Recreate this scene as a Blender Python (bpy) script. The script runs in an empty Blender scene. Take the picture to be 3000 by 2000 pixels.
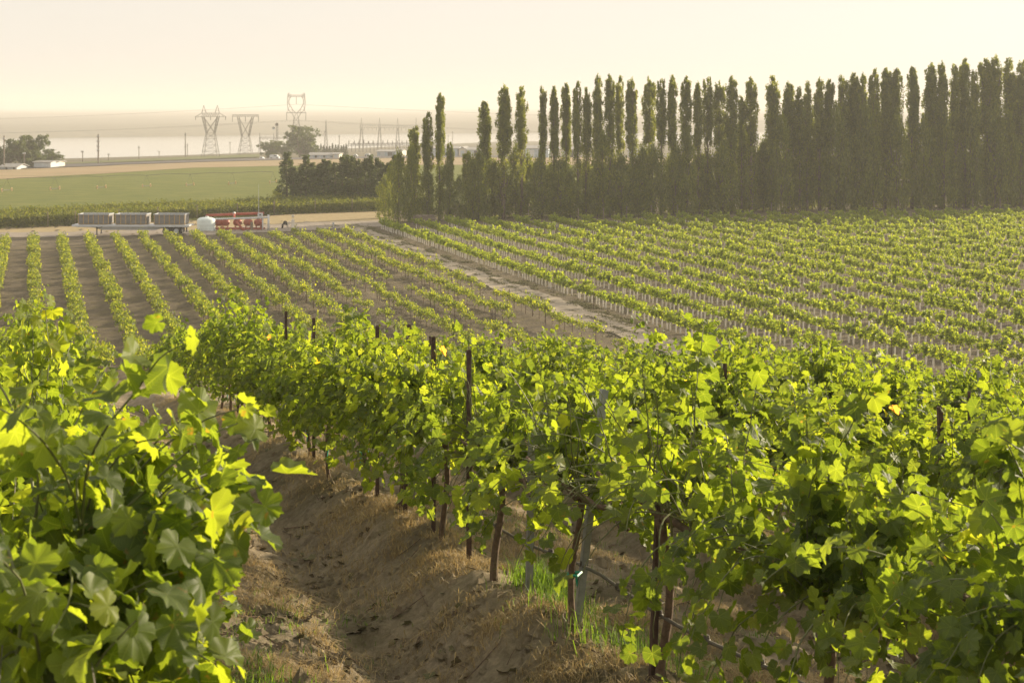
import bpy, math, random
import numpy as np
from mathutils import Vector, Matrix, Euler
R = math.radians
rng = np.random.default_rng(7)
random.seed(7)
S = bpy.context.scene
COL = S.collection
F = 4500.0          # focal length in photo pixels (3000 wide)
YH = 310.0          # horizon row
CZ = 15.5           # camera height above the valley floor

# ------------------------------------------------------------------ camera
cam = bpy.data.cameras.new("camera"); co = bpy.data.objects.new("camera", cam)
COL.objects.link(co); S.camera = co
co.location = (0, 0, CZ); co.rotation_euler = (R(90), 0, 0)
cam.sensor_width = 36; cam.lens = 36 * F / 3000
cam.shift_y = -(1000 - YH) / 3000
cam.clip_start = 0.1; cam.clip_end = 30000
cam.dof.use_dof = True; cam.dof.focus_distance = 14; cam.dof.aperture_fstop = 8

# ------------------------------------------------------------------ sky, sun, exposure
SUN_AZ = R(50)      # to the right of the view axis
SUN_EL = R(16)
W = bpy.data.worlds.new("World"); S.world = W; W.use_nodes = True
wn, wl = W.node_tree.nodes, W.node_tree.links
wn.clear()
sky = wn.new('ShaderNodeTexSky'); sky.sky_type = 'NISHITA'; sky.sun_disc = False
sky.sun_elevation = SUN_EL; sky.sun_rotation = SUN_AZ
sky.air_density = 1.0; sky.dust_density = 1.6; sky.ozone_density = 0.6
hsv = wn.new('ShaderNodeHueSaturation'); hsv.inputs['Saturation'].default_value = 0.35
mul = wn.new('ShaderNodeMix'); mul.data_type = 'RGBA'; mul.blend_type = 'MULTIPLY'
mul.inputs['Factor'].default_value = 1.0
mul.inputs[7].default_value = (1.0, 0.94, 0.86, 1)
bg = wn.new('ShaderNodeBackground'); bg.inputs['Strength'].default_value = 0.15
wo = wn.new('ShaderNodeOutputWorld')
wl.new(sky.outputs[0], hsv.inputs['Color']); wl.new(hsv.outputs[0], mul.inputs[6])
hz_ = wn.new('ShaderNodeMix'); hz_.data_type = 'RGBA'; hz_.inputs['Factor'].default_value = .9
hz_.inputs[7].default_value = (3.42, 3.20, 2.90, 1)      # the smoky summer air veils the blue of the sky
wl.new(mul.outputs[2], hz_.inputs[6]); wl.new(hz_.outputs[2], bg.inputs[0]); wl.new(bg.outputs[0], wo.inputs[0])
sun = bpy.data.lights.new("sun", 'SUN'); so = bpy.data.objects.new("sun", sun); COL.objects.link(so)
sun.energy = 5.0; sun.angle = R(0.5); sun.color = (1.0, 0.84, 0.60)
sd = Vector((math.sin(SUN_AZ) * math.cos(SUN_EL), math.cos(SUN_AZ) * math.cos(SUN_EL), math.sin(SUN_EL)))
so.rotation_euler = sd.to_track_quat('Z', 'Y').to_euler()
S.view_settings.view_transform = 'Standard'; S.view_settings.look = 'None'
S.view_settings.exposure = 0.76; S.view_settings.gamma = 1
S.render.engine = 'CYCLES'
S.cycles.max_bounces = 8; S.cycles.transmission_bounces = 6; S.cycles.volume_bounces = 2
S.cycles.diffuse_bounces = 3; S.cycles.glossy_bounces = 2

# ------------------------------------------------------------------ small tools
def tag(o, label=None, cat=None, group=None, kind=None):
    if label: o['label'] = label
    if cat: o['category'] = cat
    if group: o['group'] = group
    if kind: o['kind'] = kind
    return o
def empty(name, loc, rz=0.0, label=None, cat=None, group=None):
    o = bpy.data.objects.new(name, None); COL.objects.link(o)
    o.empty_display_size = 0.2
    o.location = loc; o.rotation_euler = (0, 0, rz)
    return tag(o, label, cat, group)
def mkmesh(name, V, Fs, mats, attr=None, smooth=False, uv=None, fm=None):
    """V (n,3); Fs list of int arrays (m,k); attr dict name->per vertex floats"""
    me = bpy.data.meshes.new(name)
    V = np.asarray(V, dtype=np.float32)
    Fs = [np.asarray(f, dtype=np.int32) for f in Fs if len(f)]
    loops = np.concatenate([f.ravel() for f in Fs]); tot = np.concatenate([np.full(len(f), f.shape[1]) for f in Fs])
    start = np.concatenate([[0], np.cumsum(tot)[:-1]]).astype(np.int32)
    me.vertices.add(len(V)); me.vertices.foreach_set('co', V.ravel())
    me.loops.add(len(loops)); me.loops.foreach_set('vertex_index', loops)
    me.polygons.add(len(tot)); me.polygons.foreach_set('loop_start', start)
    if fm is not None: me.polygons.foreach_set('material_index', np.asarray(fm, dtype=np.int32))
    me.polygons.foreach_set('use_smooth', np.full(len(tot), smooth))
    me.update(calc_edges=True)
    if attr:
        for k, a in attr.items():
            at = me.attributes.new(k, 'FLOAT', 'POINT'); at.data.foreach_set('value', np.asarray(a, dtype=np.float32))
    if uv is not None:
        ul = me.uv_layers.new(name='UVMap'); ul.data.foreach_set('uv', np.asarray(uv, dtype=np.float32)[loops].ravel())
    if not isinstance(mats, (list, tuple)): mats = [mats]
    for m in mats: me.materials.append(m)
    me.validate()
    return me
def link(name, me, parent=None, loc=None):
    o = bpy.data.objects.new(name, me); COL.objects.link(o)
    if parent: o.parent = parent
    if loc is not None: o.location = loc
    return o
class MB:
    """collects primitives into one mesh"""
    def __init__(s): s.V = []; s.F = {3: [], 4: []}; s.n = 0
    def add(s, V, F4=(), F3=()):
        V = np.asarray(V, float)
        if len(F4): s.F[4].append(np.asarray(F4) + s.n)
        if len(F3): s.F[3].append(np.asarray(F3) + s.n)
        s.V.append(V); s.n += len(V)
    def box(s, c, d, rz=0.0, M=None):
        x, y, z = [q / 2 for q in d]
        V = np.array([[a, b, e] for a in (-x, x) for b in (-y, y) for e in (-z, z)])
        if rz:
            ca, sa = math.cos(rz), math.sin(rz); V = V @ np.array([[ca, sa, 0], [-sa, ca, 0], [0, 0, 1]])
        s.add(V + np.array(c), [[0, 1, 3, 2], [4, 6, 7, 5], [0, 4, 5, 1], [2, 3, 7, 6], [0, 2, 6, 4], [1, 5, 7, 3]])
    def tube(s, P, r, k=6, cap=True):
        P = np.asarray(P, float); n = len(P); r = np.broadcast_to(np.asarray(r, float), (n,))
        T = np.gradient(P, axis=0); T /= (np.linalg.norm(T, axis=1)[:, None] + 1e-9)
        up = np.array([0, 0, 1.0]) if abs(T[:, 2]).mean() < .9 else np.array([1.0, 0, 0])
        A = np.cross(T, up); A /= (np.linalg.norm(A, axis=1)[:, None] + 1e-9); B = np.cross(T, A)
        a = np.arange(k) * 2 * math.pi / k
        V = P[:, None] + r[:, None, None] * (np.cos(a)[None, :, None] * A[:, None] + np.sin(a)[None, :, None] * B[:, None])
        i = np.arange(n - 1)[:, None] * k; j = np.arange(k)[None]; j2 = (j + 1) % k
        F4 = np.stack([i + j, i + j2, i + k + j2, i + k + j], -1).reshape(-1, 4)
        V = V.reshape(-1, 3); F3 = []
        if cap:
            V = np.vstack([V, P[0], P[-1]]); e = n * k
            for q in range(k):
                F3.append([e, (q + 1) % k, q]); F3.append([e + 1, (n - 1) * k + q, (n - 1) * k + (q + 1) % k])
        s.add(V, F4, F3)
    def bar(s, a, b, r, k=4): s.tube([a, b], r, k)
    def lathe(s, prof, c=(0, 0, 0), k=20, axis='z'):
        prof = np.array(prof, float); a = np.arange(k) * 2 * math.pi / k; n = len(prof)
        V = np.stack([prof[:, :1] * np.cos(a), prof[:, :1] * np.sin(a), np.repeat(prof[:, 1:], k, 1)], -1).reshape(-1, 3)
        if axis == 'y': V = V[:, [0, 2, 1]]
        if axis == 'x': V = V[:, [2, 0, 1]]
        i = np.arange(n - 1)[:, None] * k; j = np.arange(k)[None]; j2 = (j + 1) % k
        s.add(V + np.array(c), np.stack([i + j, i + j2, i + k + j2, i + k + j], -1).reshape(-1, 4))
    def build(s, name, mat, parent=None, smooth=False, loc=None):
        me = mkmesh(name, np.vstack(s.V), [np.vstack(s.F[k]) for k in (4, 3) if s.F[k]], mat, smooth=smooth)
        return link(name, me, parent, loc)
def hsh(ix, iy, seed):
    h = (ix.astype(np.int64) * 374761393 + iy.astype(np.int64) * 668265263 + seed * 974634777) & 0xffffffff
    h = ((h ^ (h >> 13)) * 1274126177) & 0xffffffff
    return ((h ^ (h >> 16)) & 0xffff) / 65535.0
def noise2(x, y, seed=0):
    ix = np.floor(x); iy = np.floor(y); fx = x - ix; fy = y - iy
    fx = fx * fx * (3 - 2 * fx); fy = fy * fy * (3 - 2 * fy)
    a = hsh(ix, iy, seed); b = hsh(ix + 1, iy, seed); c = hsh(ix, iy + 1, seed); d = hsh(ix + 1, iy + 1, seed)
    return (a + (b - a) * fx) * (1 - fy) + (c + (d - c) * fx) * fy - 0.5
def sstep(x, a, b):
    t = np.clip((x - a) / (b - a), 0, 1); return t * t * (3 - 2 * t)

# ------------------------------------------------------------------ terrain
TH = math.atan(1405 / F)                          # row direction, left of the view axis
DX, DY = -math.sin(TH), math.cos(TH)              # along the rows
NX, NY = math.cos(TH), math.sin(TH)               # across the rows
ROWW = 3.4
YEND = 39.0
def c_of(x, y): return x * NX + y * NY
def t_of(x, y): return x * DX + y * DY
def xy(c, t): return c * NX + t * DX, c * NY + t * DY
def at_cY(c, Y):                                  # the point of row offset c at depth Y
    t = (Y - c * NY) / DY; return xy(c, t)
def px_X(px, Y): return (px - 1500) / F * Y
def shore(x): return np.clip(844 + (x + 247) * 2.03, 700, 1330)
def fshore(x): return 1729 + (x + 154) * 0.6 * np.where(x < -154, 1.25, 0.5)
def furrow(c):
    m = np.mod(c, ROWW)
    ctr = 2.4
    v = -0.27 * np.exp(-((m - ctr) / 0.45) ** 2)          # tractor furrow
    v += 0.10 * np.exp(-((m - 1.2) / 0.45) ** 2)
    v += 0.20 * np.exp(-(np.minimum(m, ROWW - m) / 0.42) ** 2)
    return v - .18
def g(x, y, detail=True):
    x = np.asarray(x, float); y = np.asarray(y, float)
    c = c_of(x, y); cc = np.maximum(0, c - 3.4); cc = np.minimum(cc, 30)
    zf = CZ - 2.3 - .113 * y - .078 * cc - .05 * np.maximum(0, y - 25) - 0.02 * np.maximum(0, -c)
    z = np.where(zf > 12, zf, 0.5 * (zf + np.sqrt(zf * zf + 0.35)))       # soft foot of the slope
    if detail:
        w = 1 - sstep(y, YEND, YEND + 6)
        z = z + w * (furrow(c) + .13 * noise2(x * .9, y * .9, 3) + .10 * noise2(x * 2.6, y * 2.6, 5) + .06 * noise2(x * 7, y * 7, 8) + .028 * noise2(x * 19, y * 19, 9))
        w2 = (1 - w) * (1 - sstep(y, 205, 215))
        cm = np.mod(c, 2.9)
        tk = 1 - sstep(c, 36.2, 37.2) * (1 - sstep(c, 40.6, 41.2))
        z = z + w2 * tk * (0.10 * np.exp(-(np.minimum(cm, 2.9 - cm) / .5) ** 2) * (c < 36.5) + .05 * noise2(x * .8, y * .8, 4))
    s = np.clip((y - 400) / (shore(x) - 400), 0, 1)
    z = z - 15.3 * s - sstep(y, shore(x), shore(x) + 12) * 6
    fs = fshore(x)
    z = z + sstep(y, fs - 40, fs + 30) * 7 + sstep(y, fs + 20, fs + 260) * (6 + 2.5 * noise2(x / 260, y / 500, 11)) + np.clip((y - fs) / 2700, 0, 1) * 5.5
    z = z + sstep(y, fs + 200, fs + 900) * 1.6 * noise2(x / 420, y / 300, 12)
    return z
def gz(x, y): return float(g(np.array([x]), np.array([y]), True)[0])
_ys = np.concatenate([np.arange(3, 240, .1), np.arange(240, 1400, .5)])
def ground_at(px, py):
    xs = px_X(px, _ys); z = g(xs, _ys, False)
    yy = YH + F * (CZ - z) / _ys
    i = np.argmax(yy <= py)
    Y = _ys[i]; return Vector((px_X(px, Y), Y, float(g(np.array([px_X(px, Y)]), np.array([Y]))[0])))

# ------------------------------------------------------------------ materials
def M(name):
    m = bpy.data.materials.new(name); m.use_nodes = True
    return m, m.node_tree.nodes, m.node_tree.links, m.node_tree.nodes['Principled BSDF']
def ramp(nd, stops):
    r = nd.new('ShaderNodeValToRGB'); e = r.color_ramp.elements
    while len(e) < len(stops): e.new(0.5)
    for el, (p, c) in zip(e, stops): el.position = p; el.color = (*c, 1)
    return r
def tex(nd, ln, scale, detail=4, rough=.55, obj=True, dist=0.0, stretch=None):
    tc = nd.new('ShaderNodeTexCoord'); n = nd.new('ShaderNodeTexNoise')
    n.inputs['Scale'].default_value = scale; n.inputs['Detail'].default_value = detail
    n.inputs['Roughness'].default_value = rough; n.inputs['Distortion'].default_value = dist
    if stretch:
        mp = nd.new('ShaderNodeMapping'); mp.inputs['Scale'].default_value = stretch[:3]
        if len(stretch) > 3: mp.inputs['Rotation'].default_value = (0, 0, stretch[3])
        ln.new(tc.outputs['Object'], mp.inputs[0]); ln.new(mp.outputs[0], n.inputs['Vector'])
    else: ln.new(tc.outputs['Object'], n.inputs['Vector'])
    return n
def simple(name, col, rough=.6, metal=0.0, var=.25, scale=6, bump=0.0, spec=.5):
    m, nd, ln, b = M(name); n = tex(nd, ln, scale, 5)
    r = ramp(nd, [(.3, tuple(q * (1 - var) for q in col)), (.7, tuple(min(1, q * (1 + var)) for q in col))])
    ln.new(n.outputs['Fac'], r.inputs[0]); ln.new(r.outputs[0], b.inputs['Base Color'])
    b.inputs['Roughness'].default_value = rough; b.inputs['Metallic'].default_value = metal
    b.inputs['Specular IOR Level'].default_value = spec
    if bump:
        bp = nd.new('ShaderNodeBump'); bp.inputs['Strength'].default_value = bump; bp.inputs['Distance'].default_value = .01
        ln.new(n.outputs['Fac'], bp.inputs['Height']); ln.new(bp.outputs[0], b.inputs['Normal'])
    return m
def leafmat(name, cols, tcol, trans=.45, rough=.42, veins=False, back=.5, spec=.4):
    """cols: stops over the per-leaf random; tcol: multiplier giving the transmitted colour"""
    m, nd, ln, b = M(name); out = nd['Material Output']
    at = nd.new('ShaderNodeAttribute'); at.attribute_name = 'rnd'
    oi = nd.new('ShaderNodeObjectInfo')
    ad = nd.new('ShaderNodeMath'); ad.operation = 'MULTIPLY_ADD'; ad.inputs[1].default_value = .18; ad.inputs[2].default_value = -.09
    ln.new(oi.outputs['Random'], ad.inputs[0])
    a2 = nd.new('ShaderNodeMath'); a2.operation = 'ADD'; ln.new(at.outputs['Fac'], a2.inputs[0]); ln.new(ad.outputs[0], a2.inputs[1])
    r = ramp(nd, cols); ln.new(a2.outputs[0], r.inputs[0])
    col = r.outputs[0]; 
    if veins:
        uv = nd.new('ShaderNodeUVMap'); sp = nd.new('ShaderNodeSeparateXYZ'); ln.new(uv.outputs[0], sp.inputs[0])
        def mth(op, a, bb=None, c=None):
            q = nd.new('ShaderNodeMath'); q.operation = op
            for i, v in enumerate((a, bb, c)):
                if v is None: continue
                if isinstance(v, (int, float)): q.inputs[i].default_value = v
                else: ln.new(v, q.inputs[i])
            return q.outputs[0]
        ang = mth('ARCTAN2', sp.outputs[0], sp.outputs[1])
        rad = mth('SQRT', mth('ADD', mth('MULTIPLY', sp.outputs[0], sp.outputs[0]), mth('MULTIPLY', sp.outputs[1], sp.outputs[1])))
        pp = mth('PINGPONG', ang, R(27))
        dist = mth('MULTIPLY', pp, rad)
        vm = mth('SUBTRACT', 1.0, mth('MULTIPLY', dist, 60.0)); 
        cl = nd.new('ShaderNodeClamp'); ln.new(vm, cl.inputs[0])
        # side veins
        w = mth('SINE', mth('MULTIPLY', mth('ADD', rad, mth('MULTIPLY', pp, -.55)), 62.0))
        sv = mth('MULTIPLY', mth('GREATER_THAN', w, .86), .35)
        vv = mth('MAXIMUM', cl.outputs[0], sv)
        mv = nd.new('ShaderNodeMix'); mv.data_type = 'RGBA'; ln.new(mth('MULTIPLY', vv, .32), mv.inputs['Factor'])
        ln.new(col, mv.inputs[6]); mv.inputs[7].default_value = (.24, .30, .09, 1); col = mv.outputs[2]
        n = tex(nd, ln, 40, 2); bp = nd.new('ShaderNodeBump'); bp.inputs['Strength'].default_value = .5; bp.inputs['Distance'].default_value = .004
        ln.new(mth('SUBTRACT', mth('MULTIPLY', n.outputs['Fac'], .6), vv), bp.inputs['Height']); ln.new(bp.outputs[0], b.inputs['Normal'])
    if veins:      # dry brown spots and margins
        ns = tex(nd, ln, 26, 3, .6); rs_ = ramp(nd, [(.66, (0, 0, 0)), (.72, (.8, .8, .8))]); ln.new(ns.outputs['Fac'], rs_.inputs[0])
        ms = nd.new('ShaderNodeMix'); ms.data_type = 'RGBA'; ln.new(rs_.outputs[0], ms.inputs['Factor']); ln.new(col, ms.inputs[6]); ms.inputs[7].default_value = (.12, .075, .025, 1); col = ms.outputs[2]
    ge = nd.new('ShaderNodeNewGeometry')
    mb = nd.new('ShaderNodeMix'); mb.data_type = 'RGBA'
    fb = nd.new('ShaderNodeMath'); fb.operation = 'MULTIPLY'; fb.inputs[1].default_value = back; ln.new(ge.outputs['Backfacing'], fb.inputs[0])
    ln.new(fb.outputs[0], mb.inputs['Factor']); ln.new(col, mb.inputs[6]); mb.inputs[7].default_value = (.19, .23, .085, 1)
    ln.new(mb.outputs[2], b.inputs['Base Color'])
    b.inputs['Roughness'].default_value = rough; b.inputs['Specular IOR Level'].default_value = spec
    tm = nd.new('ShaderNodeMix'); tm.data_type = 'RGBA'; tm.blend_type = 'MULTIPLY'; tm.inputs['Factor'].default_value = 1
    ln.new(col, tm.inputs[6]); tm.inputs[7].default_value = (*tcol, 1); tm.clamp_result = False
    tr = nd.new('ShaderNodeBsdfTranslucent'); ln.new(tm.outputs[2], tr.inputs[0])
    mx = nd.new('ShaderNodeMixShader'); mx.inputs[0].default_value = trans
    ln.new(b.outputs[0], mx.inputs[1]); ln.new(tr.outputs[0], mx.inputs[2]); ln.new(mx.outputs[0], out.inputs[0])
    return m
LC = [(0, (.025, .042, .010)), (.35, (.044, .070, .012)), (.7, (.080, .110, .017)), (.93, (.125, .15, .022)), (.97, (.30, .22, .03)), (1.0, (.30, .14, .05))]
m_leaf = leafmat('vine_leaf', LC, (7.4, 6.3, 1.8), .52, .50, veins=True, back=.3, spec=.25)
m_leaf2 = leafmat('vine_leaf_plain', LC, (7.4, 6.3, 1.8), .52, .52, back=.3, spec=.25)
m_mid = leafmat('field_vine_leaf', [(0, (.045, .065, .013)), (.5, (.085, .112, .019)), (1, (.17, .18, .028))], (4.5, 4.2, 1.3), .52, .5, back=.3)
m_young = leafmat('young_vine_leaf', [(0, (.06, .085, .015)), (.5, (.11, .14, .022)), (1, (.19, .205, .03))], (4.5, 4.4, 1.3), .53, .5, back=.3)
m_block = leafmat('block_vine_leaf', [(0, (.045, .065, .014)), (.5, (.075, .098, .02)), (1, (.13, .14, .026))], (3.4, 3.0, 1.1), .45, .55, back=.2)
m_poplar = leafmat('poplar_leaf', [(0, (.052, .070, .011)), (.5, (.092, .118, .016)), (1, (.17, .19, .024))], (4.2, 3.7, 1.1), .42, .5, back=.2)
m_tree = leafmat('tree_leaf', [(0, (.035, .055, .018)), (.5, (.06, .085, .022)), (1, (.11, .13, .03))], (2.2, 2.1, .9), .35, .55, back=.2)
m_con = leafmat('conifer_leaf', [(0, (.02, .035, .014)), (1, (.05, .07, .02))], (2, 2, 1), .15, .6, back=.1)
m_grass = leafmat('dry_grass_blade', [(0, (.28, .21, .11)), (.5, (.44, .34, .18)), (1, (.60, .48, .27))], (1.3, 1.2, .9), .4, .6, back=0)
m_weed = leafmat('green_grass_blade', [(0, (.07, .13, .02)), (1, (.16, .26, .04))], (2.4, 2.2, 1), .45, .5, back=0)
m_bark = simple('vine_bark', (.13, .085, .055), .9, 0, .4, 30, .8)
m_cane = simple('green_cane', (.12, .13, .045), .6, 0, .3, 20)
m_tbark = simple('tree_bark', (.16, .12, .09), .9, 0, .35, 4, .6)
m_rust = simple('rusty_steel', (.085, .05, .038), .75, .2, .45, 25, .4)
m_gal = simple('galvanised_steel', (.30, .31, .32), .5, .6, .2, 18, .2)
m_drip = simple('drip_hose', (.10, .085, .07), .5, 0, .35, 12, .2)
m_wire = simple('steel_wire', (.25, .22, .19), .5, .7, .2, 8)
m_tape = simple('green_tie_tape', (.01, .38, .24), .4, 0, .15, 8)
m_gtube = simple('grow_tube', (.74, .68, .60), .6, 0, .12, 3)
m_white = simple('white_paint', (.60, .62, .64), .45, 0, .08, 3)
m_pale = simple('pale_metal', (.50, .53, .56), .45, .2, .12, 3)
m_red = simple('red_paint', (.36, .075, .04), .45, 0, .2, 4)
m_poly = simple('white_poly_tank', (.68, .76, .74), .4, 0, .06, 2)
m_binp = simple('grey_bin_panel', (.22, .21, .20), .8, 0, .18, 2)
m_binr = simple('tan_bin_rib', (.48, .33, .15), .7, 0, .15, 5)
m_rubber = simple('black_rubber', (.025, .025, .027), .8, 0, .2, 10)
m_latt = simple('lattice_steel', (.17, .16, .15), .6, .3, .15, .5)
m_wood = simple('weathered_wood', (.19, .155, .12), .9, 0, .35, 2.5, .4)
m_dark = simple('dark_metal', (.05, .05, .05), .6, .3, .2, 5)
m_glass = simple('window_glass', (.03, .04, .05), .15, 0, .1, 2)
m_shed = simple('blue_grey_cladding', (.36, .44, .52), .6, .1, .12, .6)
m_cream = simple('cream_and_sunlit_cladding', (.66, .60, .50), .6, 0, .08, .6)
m_roof = simple('grey_roof', (.30, .29, .28), .7, 0, .15, .8)

def ground_mat():
    m, nd, ln, b = M('soil')
    n1 = tex(nd, ln, .9, 8, .62); n2 = tex(nd, ln, 9, 8, .7); n3 = tex(nd, ln, .05, 4)
    r1 = ramp(nd, [(.32, (.132, .112, .084)), (.5, (.190, .164, .125)), (.68, (.265, .232, .18))])
    ln.new(n2.outputs['Fac'], r1.inputs[0])
    r2 = ramp(nd, [(.40, (.75, .72, .66)), (.62, (1.12, 1.05, .92))]); ln.new(n1.outputs['Fac'], r2.inputs[0])
    mx = nd.new('ShaderNodeMix'); mx.data_type = 'RGBA'; mx.blend_type = 'MULTIPLY'; mx.inputs['Factor'].default_value = 1
    ln.new(r1.outputs[0], mx.inputs[6]); ln.new(r2.outputs[0], mx.inputs[7])
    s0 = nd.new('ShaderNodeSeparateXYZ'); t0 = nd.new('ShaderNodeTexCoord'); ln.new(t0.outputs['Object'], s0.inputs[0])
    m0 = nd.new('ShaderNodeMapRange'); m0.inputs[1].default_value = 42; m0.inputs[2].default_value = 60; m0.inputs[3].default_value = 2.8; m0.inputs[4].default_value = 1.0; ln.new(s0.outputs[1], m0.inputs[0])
    mn = nd.new('ShaderNodeVectorMath'); mn.operation = 'SCALE'; ln.new(mx.outputs[2], mn.inputs[0]); ln.new(m0.outputs[0], mn.inputs['Scale'])     # near soil colour raised to make up for the shade between rows
    # low weeds in patches
    n4 = tex(nd, ln, .55, 9, .72, stretch=(1, 1, 1)); r4 = ramp(nd, [(.50, (0, 0, 0)), (.63, (.75, .75, .75))]); ln.new(n4.outputs['Fac'], r4.inputs[0])
    mw = nd.new('ShaderNodeMix'); mw.data_type = 'RGBA'; ln.new(r4.outputs[0], mw.inputs['Factor'])
    ln.new(mn.outputs[0], mw.inputs[6]); mw.inputs[7].default_value = (.20, .17, .085, 1)
    # beyond the fields the land is dry steppe
    sp = nd.new('ShaderNodeSeparateXYZ'); tc = nd.new('ShaderNodeTexCoord'); ln.new(tc.outputs['Object'], sp.inputs[0])
    mr = nd.new('ShaderNodeMapRange'); mr.inputs[1].default_value = 330; mr.inputs[2].default_value = 420; ln.new(sp.outputs[1], mr.inputs[0])
    r5 = ramp(nd, [(.35, (.12, .11, .08)), (.55, (.19, .165, .11)), (.75, (.08, .09, .055))]); ln.new(n3.outputs['Fac'], r5.inputs[0])
    mf = nd.new('ShaderNodeMix'); mf.data_type = 'RGBA'; ln.new(mr.outputs[0], mf.inputs['Factor'])
    ln.new(mw.outputs[2], mf.inputs[6]); ln.new(r5.outputs[0], mf.inputs[7])
    ln.new(mf.outputs[2], b.inputs['Base Color']); b.inputs['Roughness'].default_value = .95
    b.inputs['Specular IOR Level'].default_value = .15
    n6 = tex(nd, ln, 9, 12, .78, stretch=(1.6, .7, 1, -TH)); bp = nd.new('ShaderNodeBump'); bp.inputs['Strength'].default_value = 1; bp.inputs['Distance'].default_value = .22
    ln.new(n6.outputs['Fac'], bp.inputs['Height']); ln.new(bp.outputs[0], b.inputs['Normal'])
    return m
def band_mat(name, stops, scale, det=6, bump=.3, bd=.03, rough=.95, stretch=None):
    m, nd, ln, b = M(name); n = tex(nd, ln, scale, det, .65, stretch=stretch)
    r = ramp(nd, stops); ln.new(n.outputs['Fac'], r.inputs[0]); ln.new(r.outputs[0], b.inputs['Base Color'])
    b.inputs['Roughness'].default_value = rough; b.inputs['Specular IOR Level'].default_value = .15
    bp = nd.new('ShaderNodeBump'); bp.inputs['Strength'].default_value = bump; bp.inputs['Distance'].default_value = bd
    ln.new(n.outputs['Fac'], bp.inputs['Height']); ln.new(bp.outputs[0], b.inputs['Normal'])
    return m
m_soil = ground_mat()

# ------------------------------------------------------------------ ground sheet
def make_ground():
    ys = [-12.0]
    while ys[-1] < 9000:
        y = ys[-1]
        ys.append(y + (0.5 if y < 3 else .085 if y < 30 else .085 + (y - 30) * .012))
    ys = np.array(ys)
    uf = np.linspace(-.36, .36, 620); side = .36 + np.cumsum(np.linspace(.006, .12, 26))
    us = np.concatenate([-side[::-1], uf, side])
    Y, U = np.meshgrid(ys, us, indexing='ij')
    X = U * (np.maximum(Y, 0) + 9); Z = g(X, Y)
    n, k = X.shape; V = np.stack([X, Y, Z], -1).reshape(-1, 3)
    i = np.arange(n - 1)[:, None] * k; j = np.arange(k - 1)[None]
    Q = np.stack([i + j, i + j + 1, i + k + j + 1, i + k + j], -1).reshape(-1, 4)
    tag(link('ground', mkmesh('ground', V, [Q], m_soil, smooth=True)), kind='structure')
make_ground()
def sheet(name, P, Q, mat, lift, nu=60, nv=8):
    """ribbon between two ground polylines P and Q (lists of (x,y)), draped on the terrain"""
    def rs(L):
        L = np.array(L, float); d = np.concatenate([[0], np.cumsum(np.linalg.norm(np.diff(L, axis=0), axis=1))]); s = np.linspace(0, d[-1], nu)
        return np.stack([np.interp(s, d, L[:, 0]), np.interp(s, d, L[:, 1])], -1)
    A, B = rs(P), rs(Q); w = np.linspace(0, 1, nv)[None, :, None]
    G = A[:, None] * (1 - w) + B[:, None] * w
    Z = g(G[..., 0], G[..., 1]) + lift
    V = np.concatenate([G, Z[..., None]], -1).reshape(-1, 3)
    i = np.arange(nu - 1)[:, None] * nv; j = np.arange(nv - 1)[None]
    Qd = np.stack([i + j, i + nv + j, i + nv + j + 1, i + j + 1], -1).reshape(-1, 4)
    return tag(link(name, mkmesh(name, V, [Qd], mat, smooth=True)), kind='structure')
def gp(pts): return [tuple(ground_at(*p)[:2]) for p in pts]
m_track = band_mat('track_dust', [(.3, (.27, .228, .17)), (.5, (.35, .298, .225)), (.7, (.42, .36, .28))], 1.2, 8)
m_road = band_mat('access_road_gravel', [(.3, (.24, .20, .165)), (.7, (.36, .31, .25))], .8, 8)
m_verge = band_mat('dry_verge', [(.3, (.30, .23, .13)), (.5, (.38, .30, .17)), (.7, (.27, .23, .12))], .7, 8, .6, .1)
m_crop = band_mat('green_crop', [(.3, (.10, .125, .026)), (.5, (.14, .16, .032)), (.7, (.20, .20, .05))], .25, 9, 1, .5, stretch=(.6, 1.6, 1))
m_tan = band_mat('stubble', [(.3, (.28, .20, .12)), (.5, (.36, .27, .16)), (.72, (.20, .17, .09))], .09, 8, stretch=(.4, 1.4, 1))
m_asph = band_mat('asphalt', [(.3, (.10, .095, .10)), (.7, (.17, .155, .15))], .2, 5)
m_gb = band_mat('shore_grass', [(.3, (.10, .12, .045)), (.7, (.17, .17, .07))], .08, 6)
# dirt track between the two fields
def jag(y, s): return float(noise2(np.array([y * .35]), np.array([s]), 88)[0]) * .8 + float(noise2(np.array([y * 1.3]), np.array([s]), 89)[0]) * .5
YR = [62 + .6 * i for i in range(238)]
tr_in = [at_cY(37.5 + .35 * math.sin(y * .09) + jag(y, 1.5), y) for y in YR]
tr_out = [at_cY(40.1 + .3 * math.sin(y * .11 + 1) + jag(y, 7.5), y) for y in YR]
sheet('dirt_track', tr_in, tr_out, m_track, .06, 400, 10)

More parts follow.
